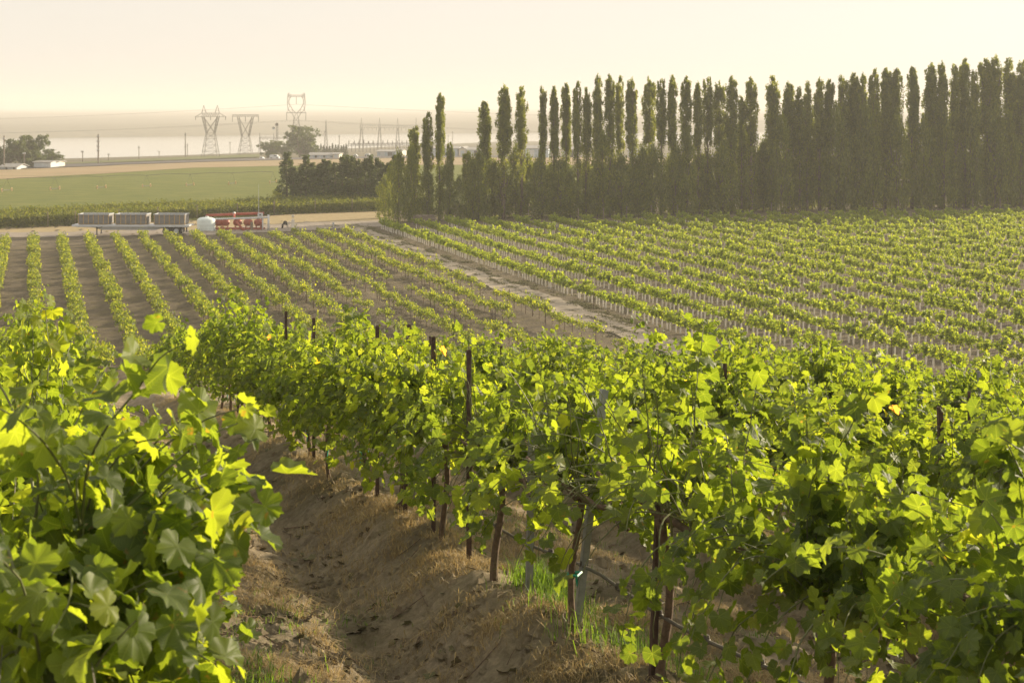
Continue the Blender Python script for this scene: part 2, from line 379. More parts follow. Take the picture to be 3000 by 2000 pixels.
# access road in front of the trees, and the dry verge behind it
rd_a = gp([(-500, 708), (0, 697), (300, 694), (600, 692), (900, 676), (1130, 664)])
rd_b = gp([(-500, 690), (0, 683), (300, 679), (600, 673), (900, 652), (1150, 646)])
sheet('access_road', rd_a, rd_b, m_road, .05, 80, 6)
vb = gp([(-500, 680), (0, 672), (300, 660), (600, 648), (850, 629), (1150, 619)])
sheet('roadside_verge', rd_b, vb, m_verge, .045, 80, 6)
cf_lo = gp([(-900, 700), (-300, 679), (0, 668), (300, 656), (600, 645), (850, 626), (1150, 616), (1700, 590), (2400, 575)])
cf_hi = gp([(-900, 545), (-300, 535), (0, 526), (300, 510), (560, 493), (830, 487), (1150, 484), (1700, 484), (2400, 484)])
sheet('crop_field', cf_lo, cf_hi, m_crop, .06, 120, 40)
tn_hi = gp([(-900, 510), (-300, 504), (0, 499), (300, 488), (600, 476), (830, 470), (1150, 464), (1700, 462), (2400, 462)])
sheet('fallow_strip', cf_hi, tn_hi, m_tan, .1, 80, 16)
hw_hi = gp([(-900, 504), (-300, 498), (0, 493), (300, 481), (600, 470), (830, 464), (1150, 459), (1700, 458), (2400, 458)])
sheet('highway', tn_hi, hw_hi, m_asph, .25, 80, 8)
gb_lo = gp([(120, 487), (300, 479), (600, 468), (760, 462)])
gb_hi = gp([(140, 483), (300, 473), (600, 459), (760, 453)])
sheet('shore_meadow', gb_lo, gb_hi, m_gb, .25, 40, 6)
# river
m_water, nd, ln, b = M('river_water')
b.inputs['Base Color'].default_value = (.10, .11, .11, 1); b.inputs['Roughness'].default_value = .08
b.inputs['Specular IOR Level'].default_value = .9
n = tex(nd, ln, .25, 4, stretch=(.4, 1.6, 1)); bp = nd.new('ShaderNodeBump'); bp.inputs['Strength'].default_value = .12; bp.inputs['Distance'].default_value = .3
ln.new(n.outputs['Fac'], bp.inputs['Height']); ln.new(bp.outputs[0], b.inputs['Normal'])
V = np.array([[x, y, -16] for y in np.linspace(650, 2500, 12) for x in np.linspace(-2600, 2600, 20)])
Q = [[i * 20 + j, i * 20 + j + 1, (i + 1) * 20 + j + 1, (i + 1) * 20 + j] for i in range(11) for j in range(19)]
tag(link('river', mkmesh('river', V, [Q], m_water)), kind='structure')

# ------------------------------------------------------------------ leaves
def leaf_proto(level):
    """grape leaf in its plane: y = tip, x = sideways; returns V (n,3), F3, uv"""
    if level == 0:
        half = [(0, 1.0), (7, .91), (12, .93), (20, .83), (27, .85), (34, .74), (41, .82), (48, .95), (54, .88), (61, .89), (70, .80), (78, .82), (86, .72), (96, .80), (106, .84), (116, .77), (128, .78), (140, .68), (153, .68), (166, .52), (176, .12)]
    elif level == 1:
        half = [(0, 1.0), (18, .84), (32, .75), (48, .94), (66, .82), (84, .72), (104, .83), (130, .72), (158, .58), (176, .14)]
    else:
        half = [(0, 1.0), (33, .68), (50, .90), (84, .66), (110, .76), (155, .50)]
    pts = half + [(-a, r) for a, r in half[::-1][: (len(half) - 1)]]
    a = np.radians([p[0] for p in pts]); r = np.array([p[1] for p in pts])
    O = np.stack([np.sin(a) * r * .98, np.cos(a) * r, 0 * r], -1); n = len(O)
    if level == 0:
        I = O * .52
        V = np.vstack([[[0, 0, 0]], I, O]); i = np.arange(n); j = (i + 1) % n
        F3 = np.vstack([np.stack([0 * i, 1 + j, 1 + i], -1), np.stack([1 + i, 1 + j, 1 + n + j], -1), np.stack([1 + i, 1 + n + j, 1 + n + i], -1)])
    else:
        V = np.vstack([[[0, 0, 0]], O]); i = np.arange(n); j = (i + 1) % n
        F3 = np.stack([0 * i, 1 + j, 1 + i], -1)
    return V, F3[:, ::-1], V[:, :2].copy()
PROTO = [leaf_proto(i) for i in range(3)]
def norm(a): return a / (np.linalg.norm(a, axis=-1, keepdims=True) + 1e-9)
def leaves_mesh(name, P, Nn, T, size, level, mat, rg, rnd=None):
    """P positions, Nn normals, T tip directions, size per leaf"""
    V0, F0, uv = PROTO[level]; n = len(P); k = len(V0)
    Nn = norm(Nn); T = norm(T - (T * Nn).sum(-1, keepdims=True) * Nn); B = np.cross(T, Nn)
    cup = rg.uniform(-.42, .28, (n, 1)); fold = rg.uniform(-.35, .85, (n, 1)); droop = rg.uniform(0, .6, (n, 1))
    jt = 1 + rg.uniform(-.075, .075, (n, k)) * (np.hypot(V0[:, 0], V0[:, 1]) > .25)[None]
    x, y = V0[None, :, 0] * jt, V0[None, :, 1] * jt; rr = x * x + y * y
    wav = .10 * np.sin(7 * np.arctan2(x, y) + rg.uniform(0, 6.3, (n, 1))) * rr
    z = cup * rr + fold * np.abs(x) * .6 - droop * np.maximum(y, 0) ** 2 * .6 + wav
    s = size[:, None]
    z = z + rg.normal(0, .035, z.shape) * rr
    L = P[:, None] + s[..., None] * (x[..., None] * B[:, None] * rg.uniform(.88, 1.08, (n, 1, 1)) + y[..., None] * T[:, None] + z[..., None] * Nn[:, None])
    Fc = (F0[None] + (np.arange(n) * k)[:, None, None]).reshape(-1, 3)
    if rnd is None: rnd = rg.random(n)
    return mkmesh(name, L.reshape(-1, 3), [Fc], mat, attr={'rnd': np.repeat(rnd, k)}, smooth=(level == 0), uv=np.tile(uv, (n, 1)))
def quads(P, size, rg, nrm=None, asp=1.0, up=0.0):
    """small rhombic leaves at P: returns V (n*4,3), F (n,4)"""
    n = len(P)
    Nn = norm(rg.normal(size=(n, 3)) + (0 if nrm is None else nrm)); T = norm(np.cross(Nn, rg.normal(size=(n, 3))) + np.array([0, 0, up])); B = norm(np.cross(T, Nn))
    s = (size * rg.uniform(.7, 1.3, n))[:, None]
    V = np.stack([P - T * s * asp * .5, P + B * s * .42, P + T * s * asp * .5 + Nn * s * .08, P - B * s * .42], 1)
    return V.reshape(-1, 3), np.arange(n * 4).reshape(-1, 4)
# ------------------------------------------------------------------ foreground grapevines
def vine_variant(seed, level, nshoot=40, cut=None, bulge=False, tall=False):
    """local frame: x along the row, y across, z up; returns (canopy mesh, shoots mesh, trunk mesh)"""
    rg = np.random.default_rng(seed)
    LP, LN, LT, LS = [], [], [], []; canes = MB(); floor = rg.choice([.62, .55, .34]) if not cut else .66
    for i in range(nshoot):
        s = rg.choice([-1, 1]); u = rg.random()
        p = np.array([np.clip(rg.normal(0, .42), -.95, .95), rg.uniform(-.08, .08), rg.uniform(.95, 1.15)])
        kind = rg.random()
        if kind < .26:   d = np.array([rg.normal(0, .25), s * rg.uniform(0, .35), 1.0]); dr = .035; ln_ = rg.uniform(.6, 1.05)
        elif kind < .70: d = np.array([rg.normal(0, .35), s * rg.uniform(.35, .9), .9]); dr = .13; ln_ = rg.uniform(.8, 1.25)
        else:            d = np.array([rg.normal(0, .5), s * rg.uniform(.5, 1.0), .35]); dr = .20; ln_ = rg.uniform(.8, 1.6)
        if i == 0 and rg.random() < .7: d = np.array([rg.normal(0, .12), rg.normal(0, .15), 1.0]); dr = .01; ln_ = rg.uniform(1.0, 1.3)
        if tall and i < 3: p = np.array([.05 * i, .02 * i, 1.1]); d = np.array([rg.normal(0, .06), rg.normal(0, .05), 1.0]); dr = 0; ln_ = 1.25 - .2 * i; tsz = 1.25
        else: tsz = 1.0
        if bulge:
            s = -1 if rg.random() < .75 else 1; hi = rg.random()
            d = np.array([rg.normal(0, .35), s * rg.uniform(.25, 1.0), rg.uniform(.5, 1.3)]); dr = rg.uniform(.055, .14); ln_ = rg.uniform(.7, 1.25); p = p + np.array([0, 0, rg.uniform(0, .3)])
        d = norm(d); step = .05; path = [p.copy()]; ns = int(ln_ / step)
        for q in range(ns):
            d = norm(d + np.array([rg.normal(0, .10), rg.normal(0, .10), -dr * (.4 + q / ns)])); p = p + d * step
            if p[2] < floor + rg.uniform(-.08, .08): break
            path.append(p.copy())
            if bulge and (p[1] < -.2 and p[2] < (1.16 + .85 * (-p[1] - .2) if bulge == 1 else 1.05) + rg.uniform(-.08, .08) or p[0] < -1.05 or -p[1] > min(.72, .13 + .36 * (p[0] + 1.4 + (2 if bulge == 2 else 0)) + rg.uniform(-.04, .06))):
                path.pop(); break
            if cut and p[1] > -.06 and any(abs(p[0] - (q0 - 2.9 * p[1])) < .42 for q0 in cut): continue
            sd_ = (-1) ** q; side = norm(np.cross(d, [0, 0, 1.0]) + 1e-3) * sd_
            pet = norm(side + .4 * d + np.array([0, 0, .25]) + rg.normal(0, .3, 3)) * rg.uniform(.04, .10)
            base = p + pet; f = q / ns
            LP.append(base); sz = tsz * rg.uniform(.048, .088) * (1.0 if f < .8 else 1.0 - (f - .8) * 2.8)
            LS.append(sz)
            outw = np.array([0, math.copysign(1, p[1]) * .6, .0])
            LN.append(outw + np.array([0, 0, rg.uniform(.1, 1.0)]) + rg.normal(0, .62, 3))
            LT.append(norm(pet) * .6 + np.array([0, 0, -.75]) + rg.normal(0, .3, 3))
        if len(path) > 3:
            r = np.linspace(.006, .002, len(path)); canes.tube(path, r, 5 if level == 0 else 3, cap=False)
    n = len(LP); rnd = np.clip(rg.beta(2.2, 2.8, n) * .88 + (rg.random(n) < .005) * rg.uniform(.2, .5, n), 0, 1)
    me = leaves_mesh('canopy', np.array(LP), np.array(LN), np.array(LT), np.array(LS), level, m_leaf if level < 2 else m_leaf2, rg, rnd)
    cm = canes.build('shoots', m_cane); cme = cm.data; bpy.data.objects.remove(cm)
    tb = MB(); x0 = rg.uniform(-.06, .06)
    zz = np.linspace(-.15, 1.02, 12); P = np.stack([x0 + .04 * np.sin(zz * 5 + seed), .03 * np.cos(zz * 4 + seed), zz], -1)
    tb.tube(P, np.interp(zz, [-.15, .1, .9, 1.02], [.038, .027, .023, .036]) * rg.uniform(.9, 1.2), 7)
    for s in (-1, 1):
        xx = np.linspace(0, .95, 9); P = np.stack([x0 + s * xx, .03 * np.sin(xx * 9), 1.0 + .06 * np.minimum(1, xx * 6) + .02 * np.sin(xx * 13)], -1)
        tb.tube(P, np.linspace(.026, .014, 9), 6)
    tm = tb.build('trunk', m_bark, smooth=True); tme = tm.data; bpy.data.objects.remove(tm)
    return me, cme, tme
HERO = [vine_variant(100 + i, 0, 66) for i in range(5)]
BULGE = vine_variant(160, 0, 84, bulge=True); BULGE2 = vine_variant(161, 0, 70, bulge=2)
TALL = vine_variant(170, 0, 58, tall=True)
CUTA = vine_variant(150, 0, 50, (-.05, 1.05)); CUTB = vine_variant(151, 1, 54, (-.68, .85)); CUTC = vine_variant(152, 0, 48, (.05, 1.28))
NEAR = [vine_variant(200 + i, 1, 72) for i in range(6)]
FARV = [vine_variant(300 + i, 2, 56) for i in range(5)]
tp = MB()
tp.tube([(.04, -.02, .42), (.0, -.06, .43), (-.045, -.01, .42), (0, .05, .43), (.04, -.02, .42)], .010, 4)
tp.tube([(.04, -.03, .42), (.07, -.05, .36), (.065, -.055, .30)], .007, 4); tp_o = tp.build('tie_tape', m_tape); TAPE = tp_o.data; bpy.data.objects.remove(tp_o)
ORD = ['first', 'second', 'third', 'fourth', 'fifth', 'sixth', 'seventh', 'eighth', 'ninth', 'tenth', 'eleventh', 'twelfth', 'thirteenth', 'fourteenth', 'fifteenth', 'sixteenth', 'seventeenth', 'eighteenth', 'nineteenth', 'twentieth']
TENS = {2: 'twenty', 3: 'thirty', 4: 'forty', 5: 'fifty', 6: 'sixty', 7: 'seventy'}
def ordw(n):                                       # n from 1
    if n <= 20: return ORD[n - 1]
    t, u = divmod(n, 10)
    return (TENS[t] + '-' + ORD[u - 1]) if u else TENS[t][:-1] + 'ieth'
ROWN = ['row left of the furrow', 'row right of the furrow', 'third row from the left', 'fourth row from the left', 'fifth row from the left', 'sixth row from the left', 'seventh row from the left', 'eighth row from the left', 'ninth row from the left']
ROWZ = -math.atan2(DX, DY)                         # local x along the row after adding 90 degrees
def row_rot(): return math.atan2(DY, DX)
vine_spots = []
rg = np.random.default_rng(5)
for k in range(0, 9):
    c = .03 + k * ROWW if k else .0
    Y = 3.55 if k == 0 else max(3.2, 5.45 * k - 3.4)
    if k == 1: Ys = [3.6, 5.2, 6.85, 8.75, 10.05, 11.7, 13.4, 14.9]
    elif k == 0: Ys = [4.45, 5.9, 7.4, 9.0]
    else: Ys = [Y]
    while Ys[-1] < YEND - 1.2: Ys.append(Ys[-1] + 1.66 + rg.uniform(-.12, .12))
    for n, yy in enumerate(Ys):
        if rg.random() < .035 and n > 6: continue
        vine_spots.append((k, c + rg.normal(0, .04), yy))
cnt = {}
for (k, c, Y) in vine_spots:
    x, y = at_cY(c, Y); cnt[k] = cnt.get(k, 0) + 1
    var = HERO if Y < 11.5 else NEAR if Y < 24 else FARV
    ca, cn, tk = var[rg.integers(len(var))]
    e = empty('grapevine', (x, y, gz(x, y) - .03), row_rot() + (math.pi if rg.random() < .5 else 0), 
              'leafy mature grapevine, %s from the camera in the %s' % (ordw(cnt[k]), ROWN[k]), 'grapevine', 'mature grapevines of the near block')
    s = rg.uniform(.93, 1.07)
    if k == 0 and Y < 6.5:
        ca, cn, tk = BULGE if Y < 5 else BULGE2; e.rotation_euler[2] = row_rot()
    if k == 1 and Y == 6.85: ca, cn, tk = TALL; e.rotation_euler[2] = row_rot(); e.scale = (1, 1, .95)
    if k == 1 and Y in (8.75, 10.05, 11.7):
        ca, cn, tk = {8.75: CUTC, 10.05: CUTA, 11.7: CUTB}[Y]; e.rotation_euler[2] = row_rot()
    hz = (1.0 if (k == 0 and Y < 6.5) else .97 if (k == 0 and Y < 9) else .95)
    e.scale = (s * rg.uniform(.97, 1.05), s * (1.0 if (k == 0 and Y < 6.5) else rg.uniform(.78, .88) if k == 0 else rg.uniform(.85, 1.02)), s * hz * rg.uniform(.86, 1.08))
    link('canopy', ca, e); link('shoots', cn, e); link('trunk', tk, e)
    if rg.random() < .55: link('tie_tape', TAPE, e)

# ------------------------------------------------------------------ trellis posts, wires and hoses
def post_mesh(kind, h, seed):
    b_ = MB(); w = .036 if kind == 'rusty' else .046
    # rolled steel profile: a web and two flanges
    b_.box((0, 0, h / 2 - .15), (.006, w, h + .3)); b_.box((w * .45, w / 2, h / 2 - .15), (w * .9, .005, h + .3)); b_.box((w * .45, -w / 2, h / 2 - .15), (w * .9, .005, h + .3))
    for q in range(int(h / .22)): b_.box((w * .25, 0, .15 + q * .22), (w * .5, w * .85, .012))
    return b_
def put_post(c, Y, h, kind, label, lean=(0, 0), rz=None):
    x, y = at_cY(c, Y); e = empty('trellis_post', (x, y, gz(x, y)), rg.uniform(-.4, .4) if rz is None else rz, label, 'post', 'steel trellis posts of the near block')
    e.rotation_euler = (lean[1], lean[0], e.rotation_euler[2])
    me = post_mesh(kind, h, 0).build('profile', m_rust if kind == 'rusty' else m_gal, e)
    for zz in (.45, 1.05, min(h - .1, 1.45)):
        cl = MB(); cl.tube([(.03, -.04, zz), (.06, -.03, zz), (.06, .03, zz), (.03, .04, zz)], .004, 4); cl.build('wire_clip', m_wire, e)
rg = np.random.default_rng(9)
def xY(px, c): return c * F / (NX * (px - 95))
P1 = [(1920, 1.08, 'rusty', 'dark leaning steel post beside the knotted vine trunk at the lower right', (.04, 0)), (1695, 1.56, 'grey', 'tall grey steel post leaning right beside a brown vine trunk', (.125, 0)),
      (1555, 1.13, 'grey', 'short upright pale grey steel post above a clump of green grass', (.02, 0)),
      (1380, 1.74, 'rusty', 'slim rusty post, its top against the leaves right of two taller ones', (0, 0)), (1275, 1.74, 'rusty', 'brown rusty post standing straight in the middle of the near vines', (0, 0)),
      (1192, 1.8, 'rusty', 'wide dark post with bare top next to the pale vine shoots', (.02, 0)), (1110, 1.8, 'rusty', 'thin rusty post just right of the highest curling shoot', (0, 0)),
      (923, 1.8, 'rusty', 'reddish post standing clear of the leaves below the field rows', (0, 0)), (841, 1.8, 'rusty', 'short dark post left of the reddish one behind the big leaves', (0, 0)),
      (700, 1.8, 'rusty', 'far thin post among leaves between the two leftmost rows', (0, 0)), (541, 1.8, 'rusty', 'small far post above the leaves near the left foreground vine', (0, 0))]
for px, h, kd, lb, lean in P1: put_post(3.4, min(xY(px, 3.43), YEND - .5), h, kd, lb, lean, rz=.3)
for Y, lb in ((5.9, 'rusty post sunk in the big near leaves at the left edge, nearest of its row'), (9.9, 'rusty post behind the near leaves at the left edge, second of its row'), (14.0, 'dark post at the far left, third of its row'), (18.2, 'brown post showing its top above the leaves at the upper left'), (26, 'far post at the left edge, fifth of its row')):
    put_post(.06, Y, 1.68, 'rusty', lb, rz=.2)
for k in range(2, 9):
    Y = max(3.0, 5.53 * k + 1); i = 0
    while Y < YEND - 1:
        i += 1; kd = 'grey' if rg.random() < .18 else 'rusty'
        put_post(.03 + k * ROWW, Y, rg.uniform(1.45, 1.7), kd, '%s trellis post, %s from the camera in the %s' % ('grey galvanised' if kd == 'grey' else 'rusty brown', ordw(i), ROWN[k]), (rg.normal(0, .02), 0))
        Y += rg.uniform(3.0, 4.2)
def along(c, y0, y1, h, sag=0.0, step=.5, wob=0.0):
    Ys = np.arange(y0, y1, step); out = []
    for i, Y in enumerate(Ys):
        x, y = at_cY(c, Y); zz = float(g(np.array([x]), np.array([y]), False)[0]) + h - sag * abs(math.sin(Y * .95)) + wob * math.sin(Y * 2.3 + c)
        out.append((x, y, zz))
    return out
for k in range(0, 9):
    c = .03 + k * ROWW; y0 = 3.0 if k < 2 else 5.45 * k - 3; b_ = MB()
    if y0 > YEND - 3: continue
    b_.tube(along(c + .03, y0, YEND, .42, .05, .4, .012), .011, 6)
    hs = b_.build('drip_hose', m_drip, smooth=True); tag(hs, 'brown drip irrigation hose hung low along the %s' % ROWN[k], 'drip hose', 'drip hoses of the near block')
    if k < 3:
        em = MB()
        for Y in np.arange(y0 + .3, 22, .62):
            x, y = at_cY(c + .03, Y); z0 = float(g(np.array([x]), np.array([y]), False)[0]) + .42 - .05 * abs(math.sin(Y * .95)) + .012 * math.sin(Y * 2.3 + c)
            em.lathe([(0, -.02), (.016, -.018), (.02, 0), (.016, .018), (0, .02)], (x, y, z0 + .012), 8)
            em.tube([(x + .02 * math.cos(a), y + .012 * math.sin(a * 2), z0 + .022 * math.sin(a)) for a in np.linspace(0, 6.3, 9)], .004, 3)
        em.build('emitter', m_drip, hs)
    w = MB()
    for hh, off in ((1.08, 0), (1.42, .1), (1.42, -.1)): w.tube(along(c + off, y0, YEND, hh - .2 + .2, .01, 1.0), .0022, 3)
    tag(w.build('trellis_wire', m_wire), 'thin steel trellis wires strung along the %s' % ROWN[k], 'wire', 'trellis wires of the near block')

# ------------------------------------------------------------------ grass, straw, litter on the near ground
def blades(name, P, h, wd, mat, rg, lean=.5, label=None):
    n = len(P); a = rg.uniform(0, 2 * math.pi, n); D = np.stack([np.cos(a), np.sin(a), 0 * a], -1); Sd = np.stack([-np.sin(a), np.cos(a), 0 * a], -1)
    H = (h * rg.uniform(.5, 1.3, n))[:, None]; L = rg.uniform(.1, 1.0, n)[:, None] * lean; w = (wd * rg.uniform(.6, 1.3, n))[:, None]
    U = np.array([0, 0, 1.0])
    m1 = P + U * H * .6 + D * H * L * .35; t = P + U * H * (1 - .45 * L) + D * H * L * 1.1
    V = np.stack([P - Sd * w, P + Sd * w, m1 + Sd * w * .8, m1 - Sd * w * .8, t], 1).reshape(-1, 3); i = np.arange(n) * 5
    me = mkmesh(name, V, [np.stack([i, i + 1, i + 2, i + 3], -1), np.stack([i + 3, i + 2, i + 4], -1)], mat, attr={'rnd': np.repeat(rg.random(n), 5)})
    return tag(link(name, me), label, name.replace('_', ' '), kind='stuff')
def scatter(n, y0, y1, rg):
    Y = y0 * (y1 / y0) ** rg.random(n); X = rg.uniform(-.37, .40, n) * Y; return X, Y
rg = np.random.default_rng(21)
X, Y = scatter(120000, 6, 40, rg); m = np.mod(c_of(X, Y), ROWW)
pr = np.exp(-((m - 1.15) / .65) ** 2) * 1.3 + np.exp(-(np.minimum(m, ROWW - m) / .5) ** 2) * .9 + .05
cl = noise2(X * 1.7, Y * 1.7, 31) + .5 * noise2(X * 5, Y * 5, 32)
keep = rg.random(len(X)) < pr * sstep(cl, -.2, .2); X, Y = X[keep], Y[keep]
k = 7; X = np.repeat(X, k) + rg.normal(0, .06, len(X) * k); Y = np.repeat(Y, k) + rg.normal(0, .06, len(Y) * k)
blades('dry_grass', np.stack([X, Y, g(X, Y) - .01], -1), .085, .0026, m_grass, rg, 2.6, 'dry straw coloured grass tufts on the soil between the near rows')
X, Y = scatter(9000, 6, 38, rg); m = np.mod(c_of(X, Y), ROWW)
cl = noise2(X * .8 + 9, Y * .8, 41); keep = (cl > .18) & (np.abs(m - 1.1) < .75); X, Y = X[keep], Y[keep]
gx, gy, gh = [], [], []
for px, py, n_, sp, hh in ((640, 1960, 900, .28, .12), (560, 1935, 400, .25, .10), (1600, 1725, 520, .13, .26), (1650, 1790, 260, .16, .18), (1590, 1700, 120, .05, .34), (1880, 1880, 120, .12, .28), (1860, 1900, 90, .2, .16), (1740, 1860, 120, .15, .2), (900, 1690, 300, .3, .07), (1650, 1500, 300, .5, .08), (1800, 1580, 300, .5, .08), (1500, 1510, 260, .4, .1), (2020, 1960, 80, .1, .2)):
    p = ground_at(px, py); gx.append(p.x + rg.normal(0, sp, n_)); gy.append(p.y + rg.normal(0, sp * 1.3, n_)); gh.append(np.full(n_, hh))
k = 4; X = np.repeat(X, k) + rg.normal(0, .04, len(X) * k); Y = np.repeat(Y, k) + rg.normal(0, .04, len(Y) * k)
hh = np.concatenate(gh + [np.full(len(X), .07)]); X = np.concatenate(gx + [X]); Y = np.concatenate(gy + [Y])
blades('green_grass', np.stack([X, Y, g(X, Y) - .01], -1), hh, .0035, m_weed, rg, .9, 'fresh green grass and weeds under the near vines')
# fallen leaves and straw lying in the furrow
m_lit = leafmat('fallen_leaf', [(0, (.10, .07, .04)), (.5, (.17, .13, .07)), (1, (.13, .13, .06))], (1, 1, 1), .1, .8, back=0)
X, Y = scatter(11000, 6, 32, rg); m = np.mod(c_of(X, Y), ROWW); keep = rg.random(len(X)) < np.exp(-((m - 2.2) / .55) ** 2) + .15; X, Y = X[keep], Y[keep]
P = np.stack([X, Y, g(X, Y) + .008], -1); n = len(P)
me = leaves_mesh('leaf_litter', P, np.array([0, 0, 1.0]) + rg.normal(0, .35, (n, 3)), rg.normal(size=(n, 3)), rg.uniform(.02, .065, n), 2, m_lit, rg)
tag(link('leaf_litter', me), 'withered brown leaves lying in the furrows', 'leaf litter', kind='stuff')
# weeds along the dirt track
Yw = rg.uniform(64, 200, 26000); cw = np.where(rg.random(26000) < .5, 40.5 + rg.normal(0, .55, 26000), np.where(rg.random(26000) < .55, 37.1 + rg.normal(0, .5, 26000), 38.9 + rg.normal(0, .16, 26000)))
kp = noise2(Yw * .5, cw * 1.5, 51) + .6 * noise2(Yw * 2, cw * 3, 52) > .16; Yw, cw = Yw[kp], cw[kp]
Yw = np.repeat(Yw, 3) + rg.normal(0, .12, len(Yw) * 3); cw = np.repeat(cw, 3) + rg.normal(0, .1, len(cw) * 3); X = cw * NX + (Yw - cw * NY) / DY * DX
mixed = simple('track_weed', (.17, .155, .065), .9, 0, .35, .8)
blades('track_weeds', np.stack([X, Yw, g(X, Yw) - .02], -1), .20, .03, mixed, rg, 1.8, 'low dry weeds along the edges and middle of the dirt track')
# clods
X, Y = scatter(15000, 6, 32, rg); P = np.stack([X, Y, g(X, Y)], -1); n = len(P)
oc = np.array([[1, 0, 0], [-1, 0, 0], [0, 1, 0], [0, -1, 0], [0, 0, .8], [0, 0, -.6]], float); of = np.array([[0, 2, 4], [2, 1, 4], [1, 3, 4], [3, 0, 4], [2, 0, 5], [1, 2, 5], [3, 1, 5], [0, 3, 5]])
sz = rg.gamma(1.4, .015, n)
V = P[:, None] + oc[None] * sz[:, None, None] * rg.uniform(.6, 1.3, (n, 6, 1))
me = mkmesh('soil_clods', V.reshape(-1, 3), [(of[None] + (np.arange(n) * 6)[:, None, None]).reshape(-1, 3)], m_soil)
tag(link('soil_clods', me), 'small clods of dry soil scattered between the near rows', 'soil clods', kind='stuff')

b_ = MB(); X, Y = scatter(520, 6.5, 28, rg)
for x, y in zip(X, Y):
    a = rg.uniform(0, 3.14); L = rg.uniform(.08, .30); q = [(x + math.cos(a) * L * f, y + math.sin(a) * L * f + .03 * math.sin(f * 3)) for f in (-.5, 0, .5)]
    b_.tube([(u, v, gz(u, v) + .012 + .02 * rg.random()) for u, v in q], rg.uniform(.002, .005), 4)
tag(b_.build('prunings', m_bark), 'short dry vine prunings lying on the soil between the near rows', 'prunings', kind='stuff')
# ------------------------------------------------------------------ field vines beyond the near block
def small_variant(seed, kind):
    rg = np.random.default_rng(seed); P = []; b_ = MB()
    if kind == 'mid':
        for i in range(26):
            s = rg.choice([-1, 1]); p = np.array([rg.uniform(-.75, .75), 0, .95]); d = norm(np.array([rg.normal(0, .35), s * rg.uniform(.1, .9), rg.uniform(.2, 1)]))
            for q in range(11): d = norm(d + np.array([rg.normal(0, .15), rg.normal(0, .12), -.14])); p = p + d * .075; P.append(p + rg.normal(0, .05, 3))
        P = np.array(P); V, Q = quads(P, .16, rg, nrm=np.array([0, 0, .4]))
        b_.tube([(0, 0, -.1), (.03, .02, .5), (0, 0, .95)], .035, 5)
        b_.tube([(-.7, 0, .93), (0, 0, .97), (.7, 0, .93)], .02, 4)
        tube = None
    else:
        ns = rg.integers(2, 5)
        for i in range(ns):
            p = np.array([0, 0, .60]); d = norm(np.array([rg.normal(0, .45), rg.normal(0, .22), 1.0])); L = rg.integers(6, 13)
            for q in range(L):
                d = norm(d + np.array([rg.normal(0, .2), rg.normal(0, .14), -.05 if q < 5 else -.16])); p = p + d * .075
                for r_ in range(7): P.append(p + rg.normal(0, .075, 3))
        P = np.array(P); V, Q = quads(P, .15, rg, nrm=np.array([0, 0, .3]))
        b_.tube([(0, 0, -.05), (.01, 0, .5), (0, .01, .75)], .012, 4)
        tube = MB(); tube.lathe([(.05, -.05), (.055, .02), (.055, .58), (.047, .59), (.045, .53)], (0, 0, 0), 8)
    rv = np.repeat(rg.random(len(Q)), 4)
    ca = mkmesh('canopy', V, [Q], m_mid if kind == 'mid' else m_young, attr={'rnd': rv})
    o = b_.build('trunk', m_bark); tr = o.data; bpy.data.objects.remove(o)
    tu = None
    if tube: o = tube.build('grow_tube', m_gtube, smooth=True); tu = o.data; bpy.data.objects.remove(o)
    return ca, tr, tu
MID = [small_variant(400 + i, 'mid') for i in range(7)]
YNG = [small_variant(500 + i, 'young') for i in range(9)]
def mesh_arr(me):
    V = np.empty(len(me.vertices) * 3, np.float32); me.vertices.foreach_get('co', V)
    L = np.empty(len(me.loops), np.int32); me.loops.foreach_get('vertex_index', L); T = np.empty(len(me.polygons), np.int32); me.polygons.foreach_get('loop_total', T)
    st = np.concatenate([[0], np.cumsum(T)[:-1]])
    out = {}
    for k in (3, 4):
        i = np.where(T == k)[0]
        if len(i): out[k] = L[st[i][:, None] + np.arange(k)[None]]
    r = None
    if 'rnd' in me.attributes: r = np.empty(len(me.vertices), np.float32); me.attributes['rnd'].data.foreach_get('value', r)
    return V.reshape(-1, 3), out, r
def merge(name, items, mat, label, cat, smooth=False, parent=None):
    """items: (mesh, loc, rz, scale)"""
    cache = {}; Vs, Fs, Rs, n = [], {3: [], 4: []}, [], 0
    for me, loc, rz, sc in items:
        if me.name not in cache: cache[me.name] = mesh_arr(me)
        V, Fo, r = cache[me.name]; ca, sa = math.cos(rz), math.sin(rz)
        V = (V * np.array(sc)) @ np.array([[ca, sa, 0], [-sa, ca, 0], [0, 0, 1]]) + np.array(loc)
        for k, f in Fo.items(): Fs[k].append(f + n)
        Rs.append(np.clip((r if r is not None else np.zeros(len(V))) + random.uniform(-.12, .12), 0, 1)); Vs.append(V); n += len(V)
    me = mkmesh(name, np.vstack(Vs), [np.vstack(Fs[k]) for k in (4, 3) if Fs[k]], mat, attr={'rnd': np.concatenate(Rs)}, smooth=smooth)
    o = link(name, me, parent)
    if parent is None: tag(o, label, cat, kind='stuff')
    else: tag(o, kind='stuff')
    return o
def yend_left(c):                                 # far end of the left field follows the access road
    return 166.5 + c * .35
rg = np.random.default_rng(33)
mid = []
